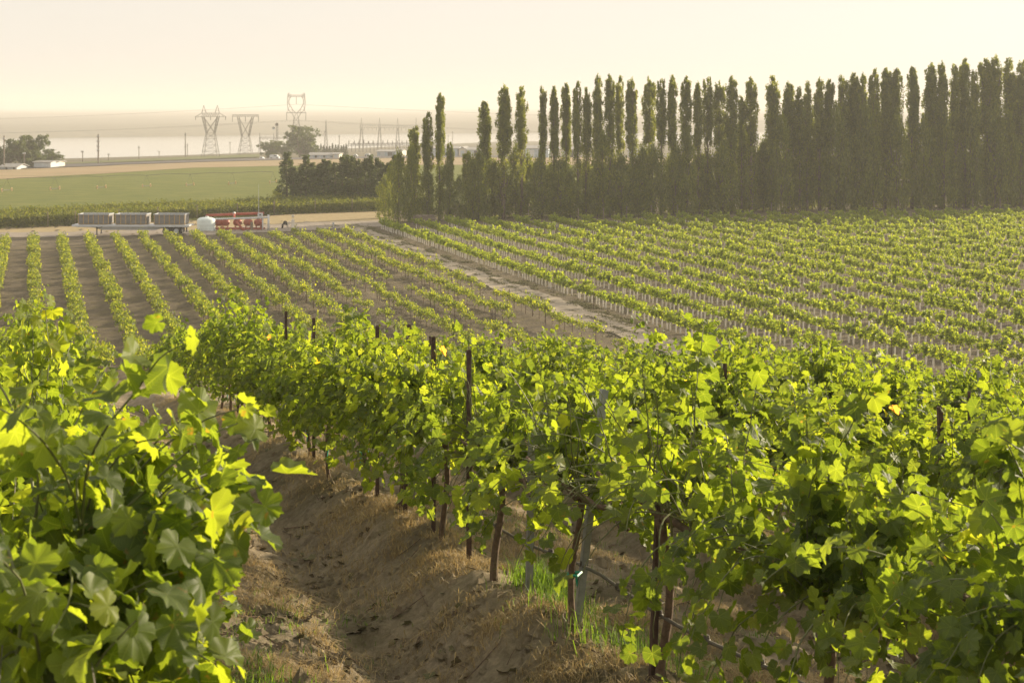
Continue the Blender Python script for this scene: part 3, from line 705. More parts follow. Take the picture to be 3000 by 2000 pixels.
for k in range(-3, 13):
    c = k * 2.9 + .1; Y = 66 + rg.uniform(0, 1)
    while Y < yend_left(c):
        Y += 1.42 * rg.uniform(.9, 1.1)
        gap = .03
        if k >= 8: gap = .05 + .55 * sstep(np.array(noise2(np.array([Y * .07 + k * 3.1]), np.array([k * 1.7]), 77)[0]), -.12, .15) * float(1 - sstep(np.array(Y), 118, 150))
        if rg.random() < gap: continue
        x, y = at_cY(c + rg.normal(0, .06), Y)
        mid.append((x, y, gz(x, y), rg.uniform(.68, 1.18) * (1.0 if k < 8 else .92), k))
def vis(x, y, z):
    px = 1500 + F * x / y; py = YH + F * (CZ - z) / y
    lim = np.interp(px, [0, 300, 700, 1300, 2000, 2600, 3000], [960, 1060, 1000, 1010, 1060, 1060, 1060])
    return -10 < px < 3010 and py < lim
mid.sort(key=lambda q: q[1])
ind = [q for q in mid if vis(q[0], q[1], q[2] + 1.2)][:240]; ids = set(map(id, ind)); rest = [q for q in mid if id(q) not in ids]; mk = min(q[4] for q in ind)
lab = {}
for q in ind:
    lab[q[4]] = lab.get(q[4], 0) + 1
    ca, tr, _ = MID[rg.integers(len(MID))]
    e = empty('grapevine', q[:3], row_rot() + (math.pi if rg.random() < .5 else 0), 'green bushy grapevine, %s from the near end of the %s row in the left field' % (ordw(lab[q[4]]), ordw(q[4] - mk + 1)), 'grapevine', 'grapevines in the left field')
    e.scale = (1, q[3] * .74, q[3]); link('canopy', ca, e); link('trunk', tr, e)
its = [(rg.integers(len(MID)), q, row_rot() + (math.pi if rg.random() < .5 else 0)) for q in rest]
merge('far_grapevines', [(MID[i][0], q[:3], rz, (1, q[3] * .74, q[3])) for i, q, rz in its], m_mid, 'rows of green grapevines at the far end of the left field', 'grapevines')
o_f = bpy.data.objects['far_grapevines']
merge('trunks', [(MID[i][1], q[:3], rz, (1, q[3], q[3])) for i, q, rz in its], m_bark, None, None, parent=o_f)
yng = []
k = 0; c = 42.0
while c < 175:
    Y = 66 + rg.uniform(0, .8); ye = min(203 + .11 * c, 222 + 0 * c)
    while Y < ye:
        Y += .79 * rg.uniform(.94, 1.06)
        if rg.random() < .05: continue
        x, y = at_cY(c + rg.normal(0, .05), Y); px = 1500 + F * x / y
        if px > 3250 or px < 900: continue
        # the plantation ends short of the windbreak
        if y > 193 + .26 * (x + 20): continue
        yng.append((x, y, gz(x, y), rg.uniform(.85, 1.45), k))
    c += 4.4; k += 1
yng.sort(key=lambda q: q[1])
ind = [q for q in yng if vis(q[0], q[1], q[2] + .9)][:290]; ids = set(map(id, ind)); rest = [q for q in yng if id(q) not in ids]
lab = {}
for q in ind:
    lab[q[4]] = lab.get(q[4], 0) + 1
    ca, tr, tu = YNG[rg.integers(len(YNG))]
    e = empty('young_grapevine', q[:3], rg.choice([0, math.pi]) + row_rot(), 'young grapevine in a grow tube, %s up the %s' % (ordw(lab[q[4]]), 'row beside the dirt track' if q[4] == 0 else ordw(q[4] + 1) + ' row right of the dirt track'), 'young grapevine', 'young grapevines in grow tubes in the right field')
    e.scale = (1, 1, 1); cn_ = link('canopy', ca, e); cn_.scale = (1.1, 1.1, q[3]); cn_.location = (0, 0, -.42 * (q[3] - 1)); link('grow_tube', tu, e); link('trunk', tr, e)
its = [(rg.integers(len(YNG)), q, row_rot() + (math.pi if rg.random() < .5 else 0)) for q in rest]
o_y = merge('far_young_grapevines', [(YNG[i][0], (q[0], q[1], q[2] - .42 * (q[3] - 1)), rz, (1.1, 1.1, q[3])) for i, q, rz in its], m_young, 'dense rows of young grapevines filling the far part of the right field', 'young grapevines')
merge('grow_tubes', [(YNG[i][2], q[:3], rz, (1, 1, 1)) for i, q, rz in its], m_gtube, None, None, parent=o_y)
# stakes in the fields
i = 0
for px, py, h, mt in ((1490, 905, .0, 0),): pass
def stake(px, py, h, label, mat, r=.02):
    p = ground_at(px, py); e = empty('field_post', p, 0, label, 'post', 'thin posts in the fields')
    b_ = MB(); b_.tube([(0, 0, -.2), (0, 0, h * .5), (.01, 0, h)], r, 6); b_.build('shaft', mat, e)
    b_ = MB(); b_.box((0, 0, h + .012), (r * 2.6, r * 2.6, .025)); b_.build('cap', mat, e)
for n_, (px, py) in enumerate(((1492, 905), (1561, 928), (1442, 970), (1320, 925), (1598, 955), (1262, 905))):
    stake(px, py, 1.4, 'thin dark stake standing where vines are missing, %s from the left' % ordw([5, 6, 4, 2, 3, 1][n_] if False else sorted([1492, 1561, 1442, 1320, 1598, 1262]).index(px) + 1), m_rust, .022)
for n_, (px, py) in enumerate(((1548, 652), (1694, 648), (1768, 646), (1836, 641), (1908, 637), (1985, 635), (2260, 628), (2560, 622), (2632, 618), (2850, 615), (2930, 613))):
    stake(px, py + 8, 2.0, 'pale wooden end post at the foot of the windbreak, %s from the left' % ordw(n_ + 1), m_wood, .07)
for n_, (px, py) in enumerate(((2381, 1040), (2820, 1015), (2612, 1050), (2140, 1010), (1740, 905))):
    stake(px, py, 1.25, 'orange brown steel stake in the right field, %s from the left' % ordw(sorted([2381, 2820, 2612, 2140, 1740]).index(px) + 1), m_rust, .03)

# vine block behind the access road
rg = np.random.default_rng(44)
a0 = ground_at(-350, 684); a1 = ground_at(0, 672); a2 = ground_at(218, 663); a3 = ground_at(802, 630); a4 = ground_at(1160, 617)
line = [np.array(a[:2]) for a in (a0, a1, a2, a3, a4)]
its, tks, psts = [], [], []
for row in range(6):
    for s in range(4):
        A, B = line[s], line[s + 1]; L = np.linalg.norm(B - A); d = (B - A) / L; nrm_ = np.array([-d[1], d[0]])
        for q in np.arange(0, L, 1.0):
            p = A + d * (q + rg.uniform(-.2, .2)) + nrm_ * (row * 2.8 + .4 + rg.normal(0, .08)); i = rg.integers(len(MID))
            sc = rg.uniform(1.05, 1.22); its.append((MID[i][0], (p[0], p[1], gz(*p) + .05), math.atan2(d[1], d[0]) + math.pi * rg.integers(2), (1.0, 1.1, sc)))
            its.append((MID[rg.integers(len(MID))][0], (p[0], p[1], gz(*p) - .75), math.atan2(d[1], d[0]) + math.pi * rg.integers(2), (1.0, .9, sc)))
            if row == 0 and int(q) % 6 == 0: psts.append((p - nrm_ * .75, s))
o_b = merge('vine_block', its, m_block, 'tall dense rows of vines behind the access road and trailer', 'vines')
psts = [q for q in psts if 0 < 1500 + F * q[0][0] / q[0][1] < 1150]
for n_, (p, s) in enumerate(psts):
    e = empty('row_end_post', (p[0], p[1], gz(*p)), 0, 'weathered wooden post in the front of the tall vine block, %s from the left' % ordw(n_ + 1), 'post', 'wooden posts along the tall vine block')
    b_ = MB(); b_.tube([(0, 0, -.2), (.02, 0, 1), (0, 0, 2.0)], .06, 7); b_.build('shaft', m_wood, e)
    b_ = MB(); b_.tube([(-.3, 0, 1.8), (.3, 0, 1.8)], .012, 4); b_.build('wire', m_wire, e)
# ------------------------------------------------------------------ trees
def crown_mesh(name, C, rad, per, lsize, mat, rg, elong=1.0, up=0.0):
    """C clump centres, rad per clump, per leaves each"""
    n = len(C); P = np.repeat(C, per, axis=0) + np.clip(rg.normal(0, .5, (n * per, 3)), -1.1, 1.1) * np.repeat(rad, per)[:, None] * np.array([1, 1, elong])
    V, Q = quads(P, lsize, rg, up=up, asp=1.25)
    rv = np.repeat(np.clip(np.repeat(rg.random(n), per) * .6 + rg.random(n * per) * .4, 0, 1), 4)
    return mkmesh(name, V, [Q], mat, attr={'rnd': rv})
def poplar_variant(seed):
    """19 m columnar poplar, crown radius about 1"""
    rg = np.random.default_rng(seed); C, Rr = [], []; tb = MB(); H = 19.0
    spires = [(0, 0, 1.0)] + [(rg.uniform(-.55, .55), rg.uniform(-.5, .5), rg.uniform(.90, .995)) for _ in range(rg.integers(3, 6))]
    lob = rg.uniform(.75, 1.25, 12); ph = rg.uniform(0, 6.3, 4)
    for sx, sy, top in spires:
        n = 120 if sx == 0 and sy == 0 else 46
        for q in range(n):
            f = rg.uniform(.03, 1) if sx == 0 and sy == 0 else rg.uniform(.55, 1); z = f * top * H
            env = np.interp(f, [0, .05, .2, .5, .8, .93, 1], [.5, .85, 1.0, .85, .95, .80, .22]) * np.interp(f * 11, range(12), lob)
            if sx or sy: env *= .5
            a = rg.uniform(0, 6.28); r = env * math.sqrt(rg.random()) * .8
            C.append((sx * min(1, f) * .9 + r * math.cos(a), sy * .9 + r * math.sin(a), z)); Rr.append(rg.uniform(.16, .30) * np.interp(f, [0, .8, 1], [1.25, 1, .6]))
    C = np.array(C); Rr = np.array(Rr)
    me = crown_mesh('crown', C, Rr, 42, .165, m_poplar, rg, 2.8, up=1.6)
    zz = np.linspace(-.3, H * .93, 9); tb.tube(np.stack([.05 * np.sin(zz), .05 * np.cos(zz * .7), zz], -1), np.linspace(.22, .02, 9), 6)
    for q in range(26):
        z = rg.uniform(.6, 15); a = rg.uniform(0, 6.28); L = rg.uniform(1.2, 3.0)
        tb.tube([(0, 0, z), (.4 * math.cos(a), .4 * math.sin(a), z + L * .4), (.6 * math.cos(a), .6 * math.sin(a), z + L)], [.05, .035, .012], 4, cap=False)
    o = tb.build('trunk', m_tbark, smooth=True); t = o.data; bpy.data.objects.remove(o)
    return me, t
POP = [poplar_variant(600 + i) for i in range(12)]
rg = np.random.default_rng(66)
pops = [(1217, 368, 40), (1255, 330, 36), (1288, 272, 30), (1318, 415, 24), (1373, 442, 34), (1417, 295, 40), (1475, 247, 46), (1528, 250, 38), (1588, 252, 27), (1622, 252, 30), (1658, 243, 30), (1693, 240, 32), (1717, 258, 28),
        (1751, 220, 36), (1786, 220, 36), (1817, 224, 30), (1852, 227, 38), (1902, 225, 38), (1938, 229, 32), (1972, 220, 36), (2010, 225, 36), (2045, 238, 34), (2073, 224, 32), (2108, 238, 36), (2142, 224, 40), (2172, 283, 28),
        (2200, 228, 40), (2263, 224, 42), (2311, 238, 42), (2343, 249, 32), (2364, 232, 30), (2401, 230, 42), (2430, 232, 32), (2466, 220, 42), (2502, 213, 38), (2527, 215, 34), (2560, 201, 38), (2594, 198, 38), (2628, 199, 42), (2672, 194, 38),
        (2726, 182, 48), (2760, 182, 40), (2797, 182, 38), (2827, 173, 44), (2856, 198, 30), (2889, 171, 44), (2917, 161, 46), (2959, 163, 48), (2992, 170, 42),
        (3035, 165, 44), (3080, 160, 44), (3125, 158, 44), (3170, 152, 44), (3215, 150, 44), (3260, 148, 44), (3310, 145, 44), (3360, 143, 44), (3410, 140, 44), (3460, 138, 44), (3510, 136, 44)]
def pop_line_Y(px):                               # tree line in plan: D 208 m at x=1300 growing to the right
    return 207.5 + .36 * (px_X(px, 215) + 9.5)
for n_, (px, ty, w) in enumerate(pops):
    Y = pop_line_Y(px) + rg.uniform(-1.2, 1.2); X = px_X(px, Y); z0 = gz(X, Y)
    H = CZ - (ty - YH) * Y / F - z0; rad = w / 2 * Y / F * 1.2
    ca, tr = POP[rg.integers(len(POP))]
    e = empty('poplar_tree', (X, Y, z0), rg.uniform(0, 6.28), 'slender columnar poplar, %s from the left in the windbreak' % ordw(n_ + 1), 'poplar', 'poplars of the windbreak')
    e.scale = (rad / .98, rad / .98, H / 19.2); link('crown', ca, e); link('trunk', tr, e)
def bushy_variant(seed, mat, kind='round'):
    rg = np.random.default_rng(seed); C, Rr = [], []; tb = MB()
    if kind == 'round':
        lobes = [(rg.uniform(-.45, .45), rg.uniform(-.45, .45), rg.uniform(.16, .84), rg.uniform(.22, .38)) for _ in range(14)]
        for lx, ly, lz, lr in lobes:
            for q in range(16):
                d = norm(rg.normal(size=3)); C.append(np.array([lx, ly, lz]) + d * lr * rg.uniform(.5, 1.0) * np.array([1, 1, .7])); Rr.append(rg.uniform(.05, .10))
            tb.tube([(0, 0, .12), (lx * .5, ly * .5, lz * .6), (lx, ly, lz)], [.022, .014, .005], 5, cap=False)
        tb.tube([(0, 0, -.05), (.01, 0, .2), (0, .01, .45)], [.035, .028, .018], 7)
        per, ls = 30, .045; el = .8
    elif kind == 'shaggy':                        # dark tall shrub, wide from the ground up
        for q in range(190):
            f = rg.random() ** .9; env = np.interp(f, [0, .1, .5, .85, 1], [.7, .95, .9, .6, .12]) * (1 + .25 * math.sin(f * 17 + seed)); a = rg.uniform(0, 6.28); r = env * math.sqrt(rg.random()) * .42
            C.append(np.array([r * math.cos(a), r * math.sin(a), .02 + f * .96])); Rr.append(rg.uniform(.06, .11))
        tb.tube([(0, 0, -.03), (0, 0, .8)], [.02, .006], 6)
        for q in range(10):
            a = rg.uniform(0, 6.28); z = rg.uniform(.05, .5); tb.tube([(0, 0, z), (.15 * math.cos(a), .15 * math.sin(a), z + .14), (.24 * math.cos(a), .24 * math.sin(a), z + .34)], [.01, .007, .003], 4, cap=False)
        per, ls = 24, .034; el = 1.3
    else:                                         # spire conifer, 1 m tall unit, radius .16
        for q in range(90):
            f = rg.random(); env = np.interp(f, [0, .08, .5, .85, 1], [.6, 1, .85, .4, .04]) * .15; a = rg.uniform(0, 6.28); r = env * math.sqrt(rg.random())
            C.append(np.array([r * math.cos(a), r * math.sin(a), .01 + f * .97])); Rr.append(.035 + .02 * (1 - f))
        tb.tube([(0, 0, -.03), (0, 0, .85)], [.02, .004], 5)
        per, ls = 22, .028; el = 1.5
    me = crown_mesh('crown', np.array(C), np.array(Rr), per, ls, mat, rg, el, up=.5)
    o = tb.build('trunk', m_tbark, smooth=True); t = o.data; bpy.data.objects.remove(o)
    return me, t
RND = [bushy_variant(700 + i, m_tree) for i in range(4)]
SHG = [bushy_variant(720 + i, m_poplar, 'shaggy') for i in range(5)]
CON = [bushy_variant(740 + i, m_con, 'spire') for i in range(4)]
HED = [bushy_variant(760 + i, m_tree, 'spire') for i in range(5)]
def plant(px, py, top, w, var, name, label, cat, group=None, Y=None, rw=1.0):
    if Y is None: p = ground_at(px, py)
    else: X = px_X(px, Y); p = Vector((X, Y, gz(X, Y)))
    H = CZ - (top - YH) * p.y / F - p.z; rad = w / 2 * p.y / F
    ca, tr = var[rg.integers(len(var))]
    e = empty(name, p, rg.uniform(0, 6.28), label, cat, group); e.scale = (rad / rw, rad / rw, H); link('crown', ca, e); link('trunk', tr, e)
# the darker broad trees mixed into the foot of the windbreak
n_ = 0
for px in list(range(1395, 3500, 31)):
    px += rg.uniform(-10, 10)
    top = np.interp(px, [1390, 1560, 1900, 2200, 2400, 2700, 3500], [500, 460, 440, 410, 360, 330, 300]) + rg.uniform(-55, 60)
    w = rg.uniform(70, 106); n_ += 1
    plant(px, 0, top, w, SHG, 'broad_tree', 'dark broad tree filling the foot of the windbreak, %s from the left' % ordw(n_), 'tree', 'broad trees between the poplars', Y=pop_line_Y(px) + rg.choice([-1.8, 3.0]), rw=.46)
for n_, (px, py, top, w, lb) in enumerate(((1168, 652, 452, 84, 'leaning leafy tree at the left end of the windbreak beside the white sign'), (1205, 650, 440, 60, 'bushy tree just right of the leaning one at the left end of the windbreak'),
        (1128, 640, 520, 60, 'low leafy tree between the hedge and the left end of the windbreak'), (1345, 648, 520, 50, 'low shrubby tree in the gap between poplars behind the pole stack'), (1250, 648, 500, 60, 'shrubby tree behind the stack of poles'), (1310, 648, 480, 62, 'dark shrubby tree between the tallest left poplar and the gap'), (1385, 646, 470, 70, 'bushy tree just right of the gap in the windbreak'))):
    plant(px, py, top, w, SHG, 'broad_tree', lb, 'tree', 'trees at the left end of the windbreak', rw=.46)
# hedge of young conifers behind the vine block
n_ = 0
for px in [843, 862, 880, 897, 914, 932, 948, 965, 984, 1000, 1017, 1034, 1051, 1068, 1086, 1103, 1120, 1138, 1156]:
    n_ += 1; plant(px + rg.uniform(-3, 3), 0, (450 if px == 843 else rg.uniform(456, 482) if px > 880 else 492), rg.uniform(58, 72), HED, 'hedge_tree', 'tall narrow tree in the dense hedge behind the vine block, %s from the left' % ordw(n_), 'tree', 'trees of the dense hedge', Y=np.interp(px, [840, 1160], [246, 236]), rw=.16)
plant(815, 592, 550, 46, SHG, 'dark_shrub', 'dark low shrub at the left foot of the dense hedge', 'shrub', rw=.46)
# far trees
for px, py, top, w, lb in ((62, 491, 398, 96, 'round tree on the left behind the white house'), (28, 490, 405, 66, 'leftmost round tree behind the utility pole'), (106, 490, 392, 80, 'highest round tree of the left clump above the pale shed'), (152, 487, 432, 62, 'yellowish low tree at the right end of the left clump'),
        (785, 463, 414, 56, 'dark round tree left of the large cottonwood, behind the white van'), (828, 462, 412, 50, 'dark round tree under the left side of the large cottonwood'), (878, 463, 369, 84, 'large yellow green cottonwood in front of the third pylon'), (902, 462, 410, 60, 'pale leafy tree under the right side of the cottonwood')):
    plant(px, py, top, w, RND, 'round_tree', lb, 'tree', rw=.50)
for n_, px in enumerate((914, 922, 931, 940, 948, 957, 966, 974, 983, 991, 1000, 1007, 1014)):
    plant(px, 460, rg.uniform(419, 430), rg.uniform(11, 14), CON, 'cypress_tree', 'small dark cypress beside the low house, %s from the left' % ordw(n_ + 1), 'cypress', 'dark cypresses by the low house', rw=.16)

# ------------------------------------------------------------------ trailer and bins on the access road
tp_ = ground_at(395, 690); TX, TY, TZ = tp_
e = empty('flatbed_trailer', (TX, TY, TZ + .05), R(-1.5), 'long white flatbed semi trailer parked on the access road with bins on it', 'trailer')
b_ = MB(); b_.box((-.2, 0, 1.12), (14.0, 2.45, .16)); 
for q in range(-13, 14): b_.box((q * .52 - .2, 0, 1.205), (.48, 2.40, .02))
b_.build('deck', m_white, e)
b_ = MB(); b_.add([(-6.9, s * w, z) for s in (-.7, .7) for w in (1,) for z in (0,)][:0] or np.array([(-6.8, -.62, 1.03), (6.6, -.62, 1.03), (6.6, -.62, .88), (3.6, -.62, .80), (2.6, -.62, .55), (-3.6, -.62, .55), (-4.8, -.62, .85), (-6.8, -.62, .9)]), [[0, 7, 6, 1], [1, 6, 5, 2], [2, 5, 4, 3]])
b_.add(np.array([(-6.8, .62, 1.03), (6.6, .62, 1.03), (6.6, .62, .88), (3.6, .62, .80), (2.6, .62, .55), (-3.6, .62, .55), (-4.8, .62, .85), (-6.8, .62, .9)]), [[0, 1, 6, 7], [1, 2, 5, 6], [2, 3, 4, 5]])
b_.box((-1, 0, .6), (5.6, 1.2, .1)); b_.build('chassis_beam', m_white, e)
b_ = MB()
for s in (-1, 1): b_.box((-.2, s * 1.245, 1.10), (14.0, .035, .22))
for q in range(8): b_.box((-6.4 + q * 1.75, -1.29, 1.06), (.16, .05, .12))
b_.build('side_rail', m_white, e)
for sx in (-.9, .9):
    b_ = MB(); b_.box((-4.3, sx, .52), (.12, .12, .85)); b_.box((-4.3, sx, .05), (.3, .25, .06)); b_.tube([(-4.3, sx, .75), (-3.5, sx * .7, 1.0)], .03, 5); b_.build('landing_leg', m_dark, e)
for ax in (4.1, 5.25):
    for s in (-1, 1):
        b_ = MB(); b_.lathe([(.30, -.13), (.46, -.13), (.50, -.08), (.50, .08), (.46, .13), (.30, .13)], (ax, s * 1.02, .5), 24, 'y'); w = b_.build('wheel', m_rubber, e, smooth=True)
        b_ = MB(); b_.lathe([(0, -.05), (.10, -.10), (.12, -.04), (.29, -.06), (.31, -.12), (.31, .10), (0, .10)], (ax, s * 1.02, .5), 20, 'y'); b_.build('rim', m_pale, w, smooth=True)
b_ = MB(); b_.tube([(4.1, -1, .5), (4.1, 1, .5)], .07, 8); b_.tube([(5.25, -1, .5), (5.25, 1, .5)], .07, 8); b_.box((4.7, .6, .8), (2.3, .1, .2)); b_.box((4.7, -.6, .8), (2.3, .1, .2)); b_.build('axle', m_dark, e)
for s in (-1, 1):
    b_ = MB(); b_.box((6.0, s * .95, .55), (.02, .6, .7)); b_.build('mudflap', m_rubber, e)
for n_, (x0, x1) in enumerate(((235, 325), (344, 435), (457, 548))):
    xa = (x0 - 395) / F * TY; xb = (x1 - 395) / F * TY; L = xb - xa; cx = (xa + xb) / 2; H = 1.24
    e = empty('harvest_bin', (TX + cx, TY - .02 * cx + .1, TZ + 1.27), R(-1.5), ['left', 'middle', 'right'][n_] + ' one of three long grey ribbed bins on the flatbed trailer', 'bin', 'grey bins on the trailer')
    b_ = MB()
    b_.box((0, -.98, H / 2 + .08), (L, .05, H - .16)); b_.box((0, .98, H / 2 + .08), (L, .05, H - .16)); b_.box((-L / 2 + .025, 0, H / 2 + .08), (.05, 1.9, H - .16)); b_.box((L / 2 - .025, 0, H / 2 + .08), (.05, 1.9, H - .16)); b_.box((0, 0, .12), (L - .12, 1.9, .06))
    for q in range(int(L / .11)): b_.box((-L / 2 + .1 + q * .11, -1.012, H / 2 + .06), (.05, .014, H - .24))
    b_.build('panel', m_binp, e)
    for q in range(7):
        xx = -L / 2 + .04 + q * (L - .08) / 6
        if n_ == 2 and q == 0: xx += .0
        b_ = MB(); b_.box((xx, -1.045, H / 2 + .03), (.075, .05, H - .1)); b_.build('rib', m_binr, e); b_ = MB(); b_.box((xx, 1.03, H / 2 + .03), (.075, .05, H - .1)); b_.build('rib', m_binr, e)
    b_ = MB()
    for s in (-1, 1): b_.box((0, s * 1.0, H - .02), (L + .1, .13, .10))
    for s in (-1, 1): b_.box((s * (L / 2), 0, H - .02), (.12, 1.86, .098))
    b_.build('top_rail', m_pale, e)
    b_ = MB()
    for s in (-.8, 0, .8): b_.box((0, s, .04), (L, .12, .08))
    b_.build('skid', m_binr, e)

# ------------------------------------------------------------------ irrigation filter station
def place(px, py): return ground_at(px, py)
p = place(604, 677); r_ = 26.5 / F * p.y; H = 39 / F * p.y
e = empty('water_tank', p, 0, 'white round-shouldered plastic tank standing left of the red filters', 'tank')
b_ = MB(); b_.lathe([(0, -.05), (r_, -.05), (r_ * 1.01, .1), (r_, .35), (r_ * 1.01, .38), (r_, .41), (r_, H * .45), (r_ * 1.01, H * .47), (r_, H * .49), (r_, H * .76), (r_ * .97, H * .84), (r_ * .85, H * .92), (r_ * .6, H * .98), (r_ * .2, H * 1.0), (0, H)], (0, 0, 0), 36); b_.build('shell', m_poly, e, smooth=True)
b_ = MB(); b_.lathe([(0, .12), (.19, .12), (.21, .06), (.21, -.06)], (.1, 0, H), 14); b_.build('lid', m_poly, e, smooth=True)
b_ = MB(); b_.tube([(r_ * .9, -.4, .2), (r_ * 1.1, -.5, .2), (r_ * 1.12, -.5, .02)], .05, 8); b_.build('outlet_pipe', m_white, e)
p = place(692, 674); sc = p.y / F
e = empty('filter_station', p, 0, 'red irrigation filter station with round tanks under a white manifold pipe', 'irrigation filter')
def fx(px): return (px - 692) * sc
def fz(py): return (674 - py) * sc
b_ = MB()
for s in (-.6, .6): b_.box((0, s, .18), (fx(775) - fx(610), .14, .16))
for q in range(9): b_.box((fx(612) + q * (fx(770) - fx(612)) / 8, 0, .1), (.12, 1.3, .12))
b_.build('skid_frame', m_red, e)
for px, w in ((642, 26), (660, 27), (696, 26), (727, 27), (757, 26)):
    b_ = MB(); rr = w / 2 * sc; zc = fz(652); hh = 10.5 * sc
    b_.lathe([(0, -hh), (rr * .5, -hh * .92), (rr * .9, -hh * .6), (rr, -hh * .25), (rr, hh * .25), (rr * .9, hh * .6), (rr * .5, hh * .92), (0, hh)], (fx(px), 0, zc), 22)
    t_ = b_.build('filter_tank', m_red, e, smooth=True)
    for a in (45, 135, 225, 315): 
        q = MB(); q.box((fx(px) + rr * .7 * math.cos(R(a)), rr * .7 * math.sin(R(a)), (.2 + zc - hh * .5) / 2), (.07, .07, zc - hh * .5 - .1)); q.build('leg', m_red, t_)
    q = MB(); q.lathe([(.0, .1), (.12, .1), (.14, 0), (.12, -.1)], (fx(px), 0, zc + hh), 10); q.build('hatch', m_dark, t_)
b_ = MB(); b_.tube([(fx(600), .9, fz(633)), (fx(690), .9, fz(629)), (fx(770), .9, fz(627))], .17, 12); b_.tube([(fx(600), .9, fz(633)), (fx(600), .9, 0)], .12, 10); b_.tube([(fx(764), .9, fz(627)), (fx(764), .9, 0)], .12, 10)
b_.build('red_manifold', m_red, e, smooth=True)
b_ = MB(); b_.tube([(fx(614), -.9, fz(641)), (fx(770), -.9, fz(637)), (fx(790), -.9, fz(635))], .11, 12); b_.tube([(fx(790), -.9, fz(628)), (fx(790), -.9, -.1)], .13, 12); b_.tube([(fx(773), -.9, fz(637)), (fx(773), -.9, -.1)], .09, 10)
for px in (642, 660, 696, 727, 757): b_.tube([(fx(px), -.9, fz(639.5)), (fx(px), -.3, fz(640)), (fx(px), -.1, fz(644))], .06, 8)
b_.build('white_manifold', m_white, e, smooth=True)
b_ = MB(); b_.tube([(fx(683), .7, fz(628)), (fx(687), -.2, fz(636)), (fx(700), -1.1, fz(652)), (fx(722), -1.7, fz(673))], .14, 12); b_.lathe([(.2, -.03), (.2, .03)], (fx(700), -1.1, fz(652)), 12); b_.build('discharge_pipe', m_red, e, smooth=True)
b_ = MB(); b_.lathe([(0, .2), (.1, .2), (.17, .02), (.17, -.05), (0, -.05)], (fx(683), .7, fz(627)), 10); b_.build('air_valve', m_pale, e)
b_ = MB(); b_.box((fx(767), -1.15, fz(630)), (.62, .3, .62)); b_.box((fx(767), -1.31, fz(630)), (.50, .02, .50)); bx = b_.build('control_box', m_white, e)
b_ = MB(); b_.box((fx(767), -1.33, fz(628)), (.2, .012, .16)); b_.build('display', m_dark, bx)
b_ = MB(); b_.tube([(fx(762), -1.1, fz(640)), (fx(762), -1.1, fz(590)), (fx(762), -1.1, fz(538))], [.035, .028, .015], 6); b_.build('antenna_mast', m_white, e)
b_ = MB(); b_.lathe([(0, fz(648)), (.14, fz(648)), (.17, fz(650)), (.17, -.05)], (fx(744), -1.6, 0), 12); b_.build('pedestal', m_wood, e)
p = place(858, 671); sc2 = p.y / F
e = empty('pump_valve', p, 0, 'cream well head with a round gauge right of the filter station', 'valve')
b_ = MB(); b_.lathe([(0, 1.22), (.12, 1.22), (.20, 1.12), (.22, 1.0), (.22, 0), (.3, -.02), (.3, -.08)], (0, 0, 0), 16); b_.build('casing', m_cream, e, smooth=True)
b_ = MB(); b_.tube([(0, 0, 1.2), (0, 0, 1.48)], .05, 8); b_.lathe([(0, -.12), (.17, -.1), (.19, 0), (.17, .1), (0, .12)], (0, 0, 1.6), 14, 'y'); b_.build('gauge', m_cream, e)
b_ = MB(); b_.tube([(-.1, 0, .75), (-.6, 0, .8), (-.68, 0, .3), (-.68, 0, -.05)], .11, 8); b_.lathe([(.2, -.04), (.2, .04)], (-.45, 0, .79), 12, 'x'); b_.tube([(.42, 0, 0), (.42, 0, .7)], .08, 8); b_.build('elbow_pipe', m_cream, e)
b_ = MB(); b_.tube([(-.7, 0, .5), (-1.0, 0, .75), (-1.3, .1, .5), (-1.35, .1, 0)], .13, 8); b_.lathe([(.0, -.03), (.27, -.03), (.27, .03), (0, .03)], (-.95, -.12, .75), 12, 'y'); b_.build('motor', m_dark, e)
p = place(977, 668); e = empty('marker_post', p, 0, 'short blue grey marker post standing on the road edge left of the track', 'post')
b_ = MB(); b_.tube([(0, 0, -.1), (0, 0, .72)], .07, 8); b_.build('shaft', m_pale, e); b_ = MB(); b_.box((-.02, -.03, .6), (.26, .05, .2)); b_.build('plate', m_shed, e)
# tilted sign with a green emblem
p = place(1122, 664); sc3 = p.y / F
e = empty('field_sign', p, 0, 'tilted white board sign at the corner of the track and the road', 'sign')
b_ = MB(); b_.tube([(-.18, .04, -.1), (-.22, .04, .75)], .035, 6); b_.tube([(.22, .04, -.1), (.18, .04, .72)], .035, 6); b_.build('leg', m_wood, e)
b_ = MB(); ca, sa = math.cos(R(-22)), math.sin(R(-22)); w_, h_ = .42, .24
P = [(-w_, -h_), (w_, -h_), (w_, h_), (-w_, h_)]; P = [(a * ca - b2 * sa, a * sa + b2 * ca + .72) for a, b2 in P]
b_.add([(a, y_, c_) for y_ in (-.03, 0) for a, c_ in P], [[0, 1, 2, 3], [7, 6, 5, 4], [0, 4, 5, 1], [1, 5, 6, 2], [2, 6, 7, 3], [3, 7, 4, 0]]); bd = b_.build('board', m_white, e)
b_ = MB(); b_.lathe([(0, 0), (.10, 0), (.11, .006), (.11, .012)], (.02, -.045, .74), 14, 'y'); b_.build('emblem', m_tape, bd)
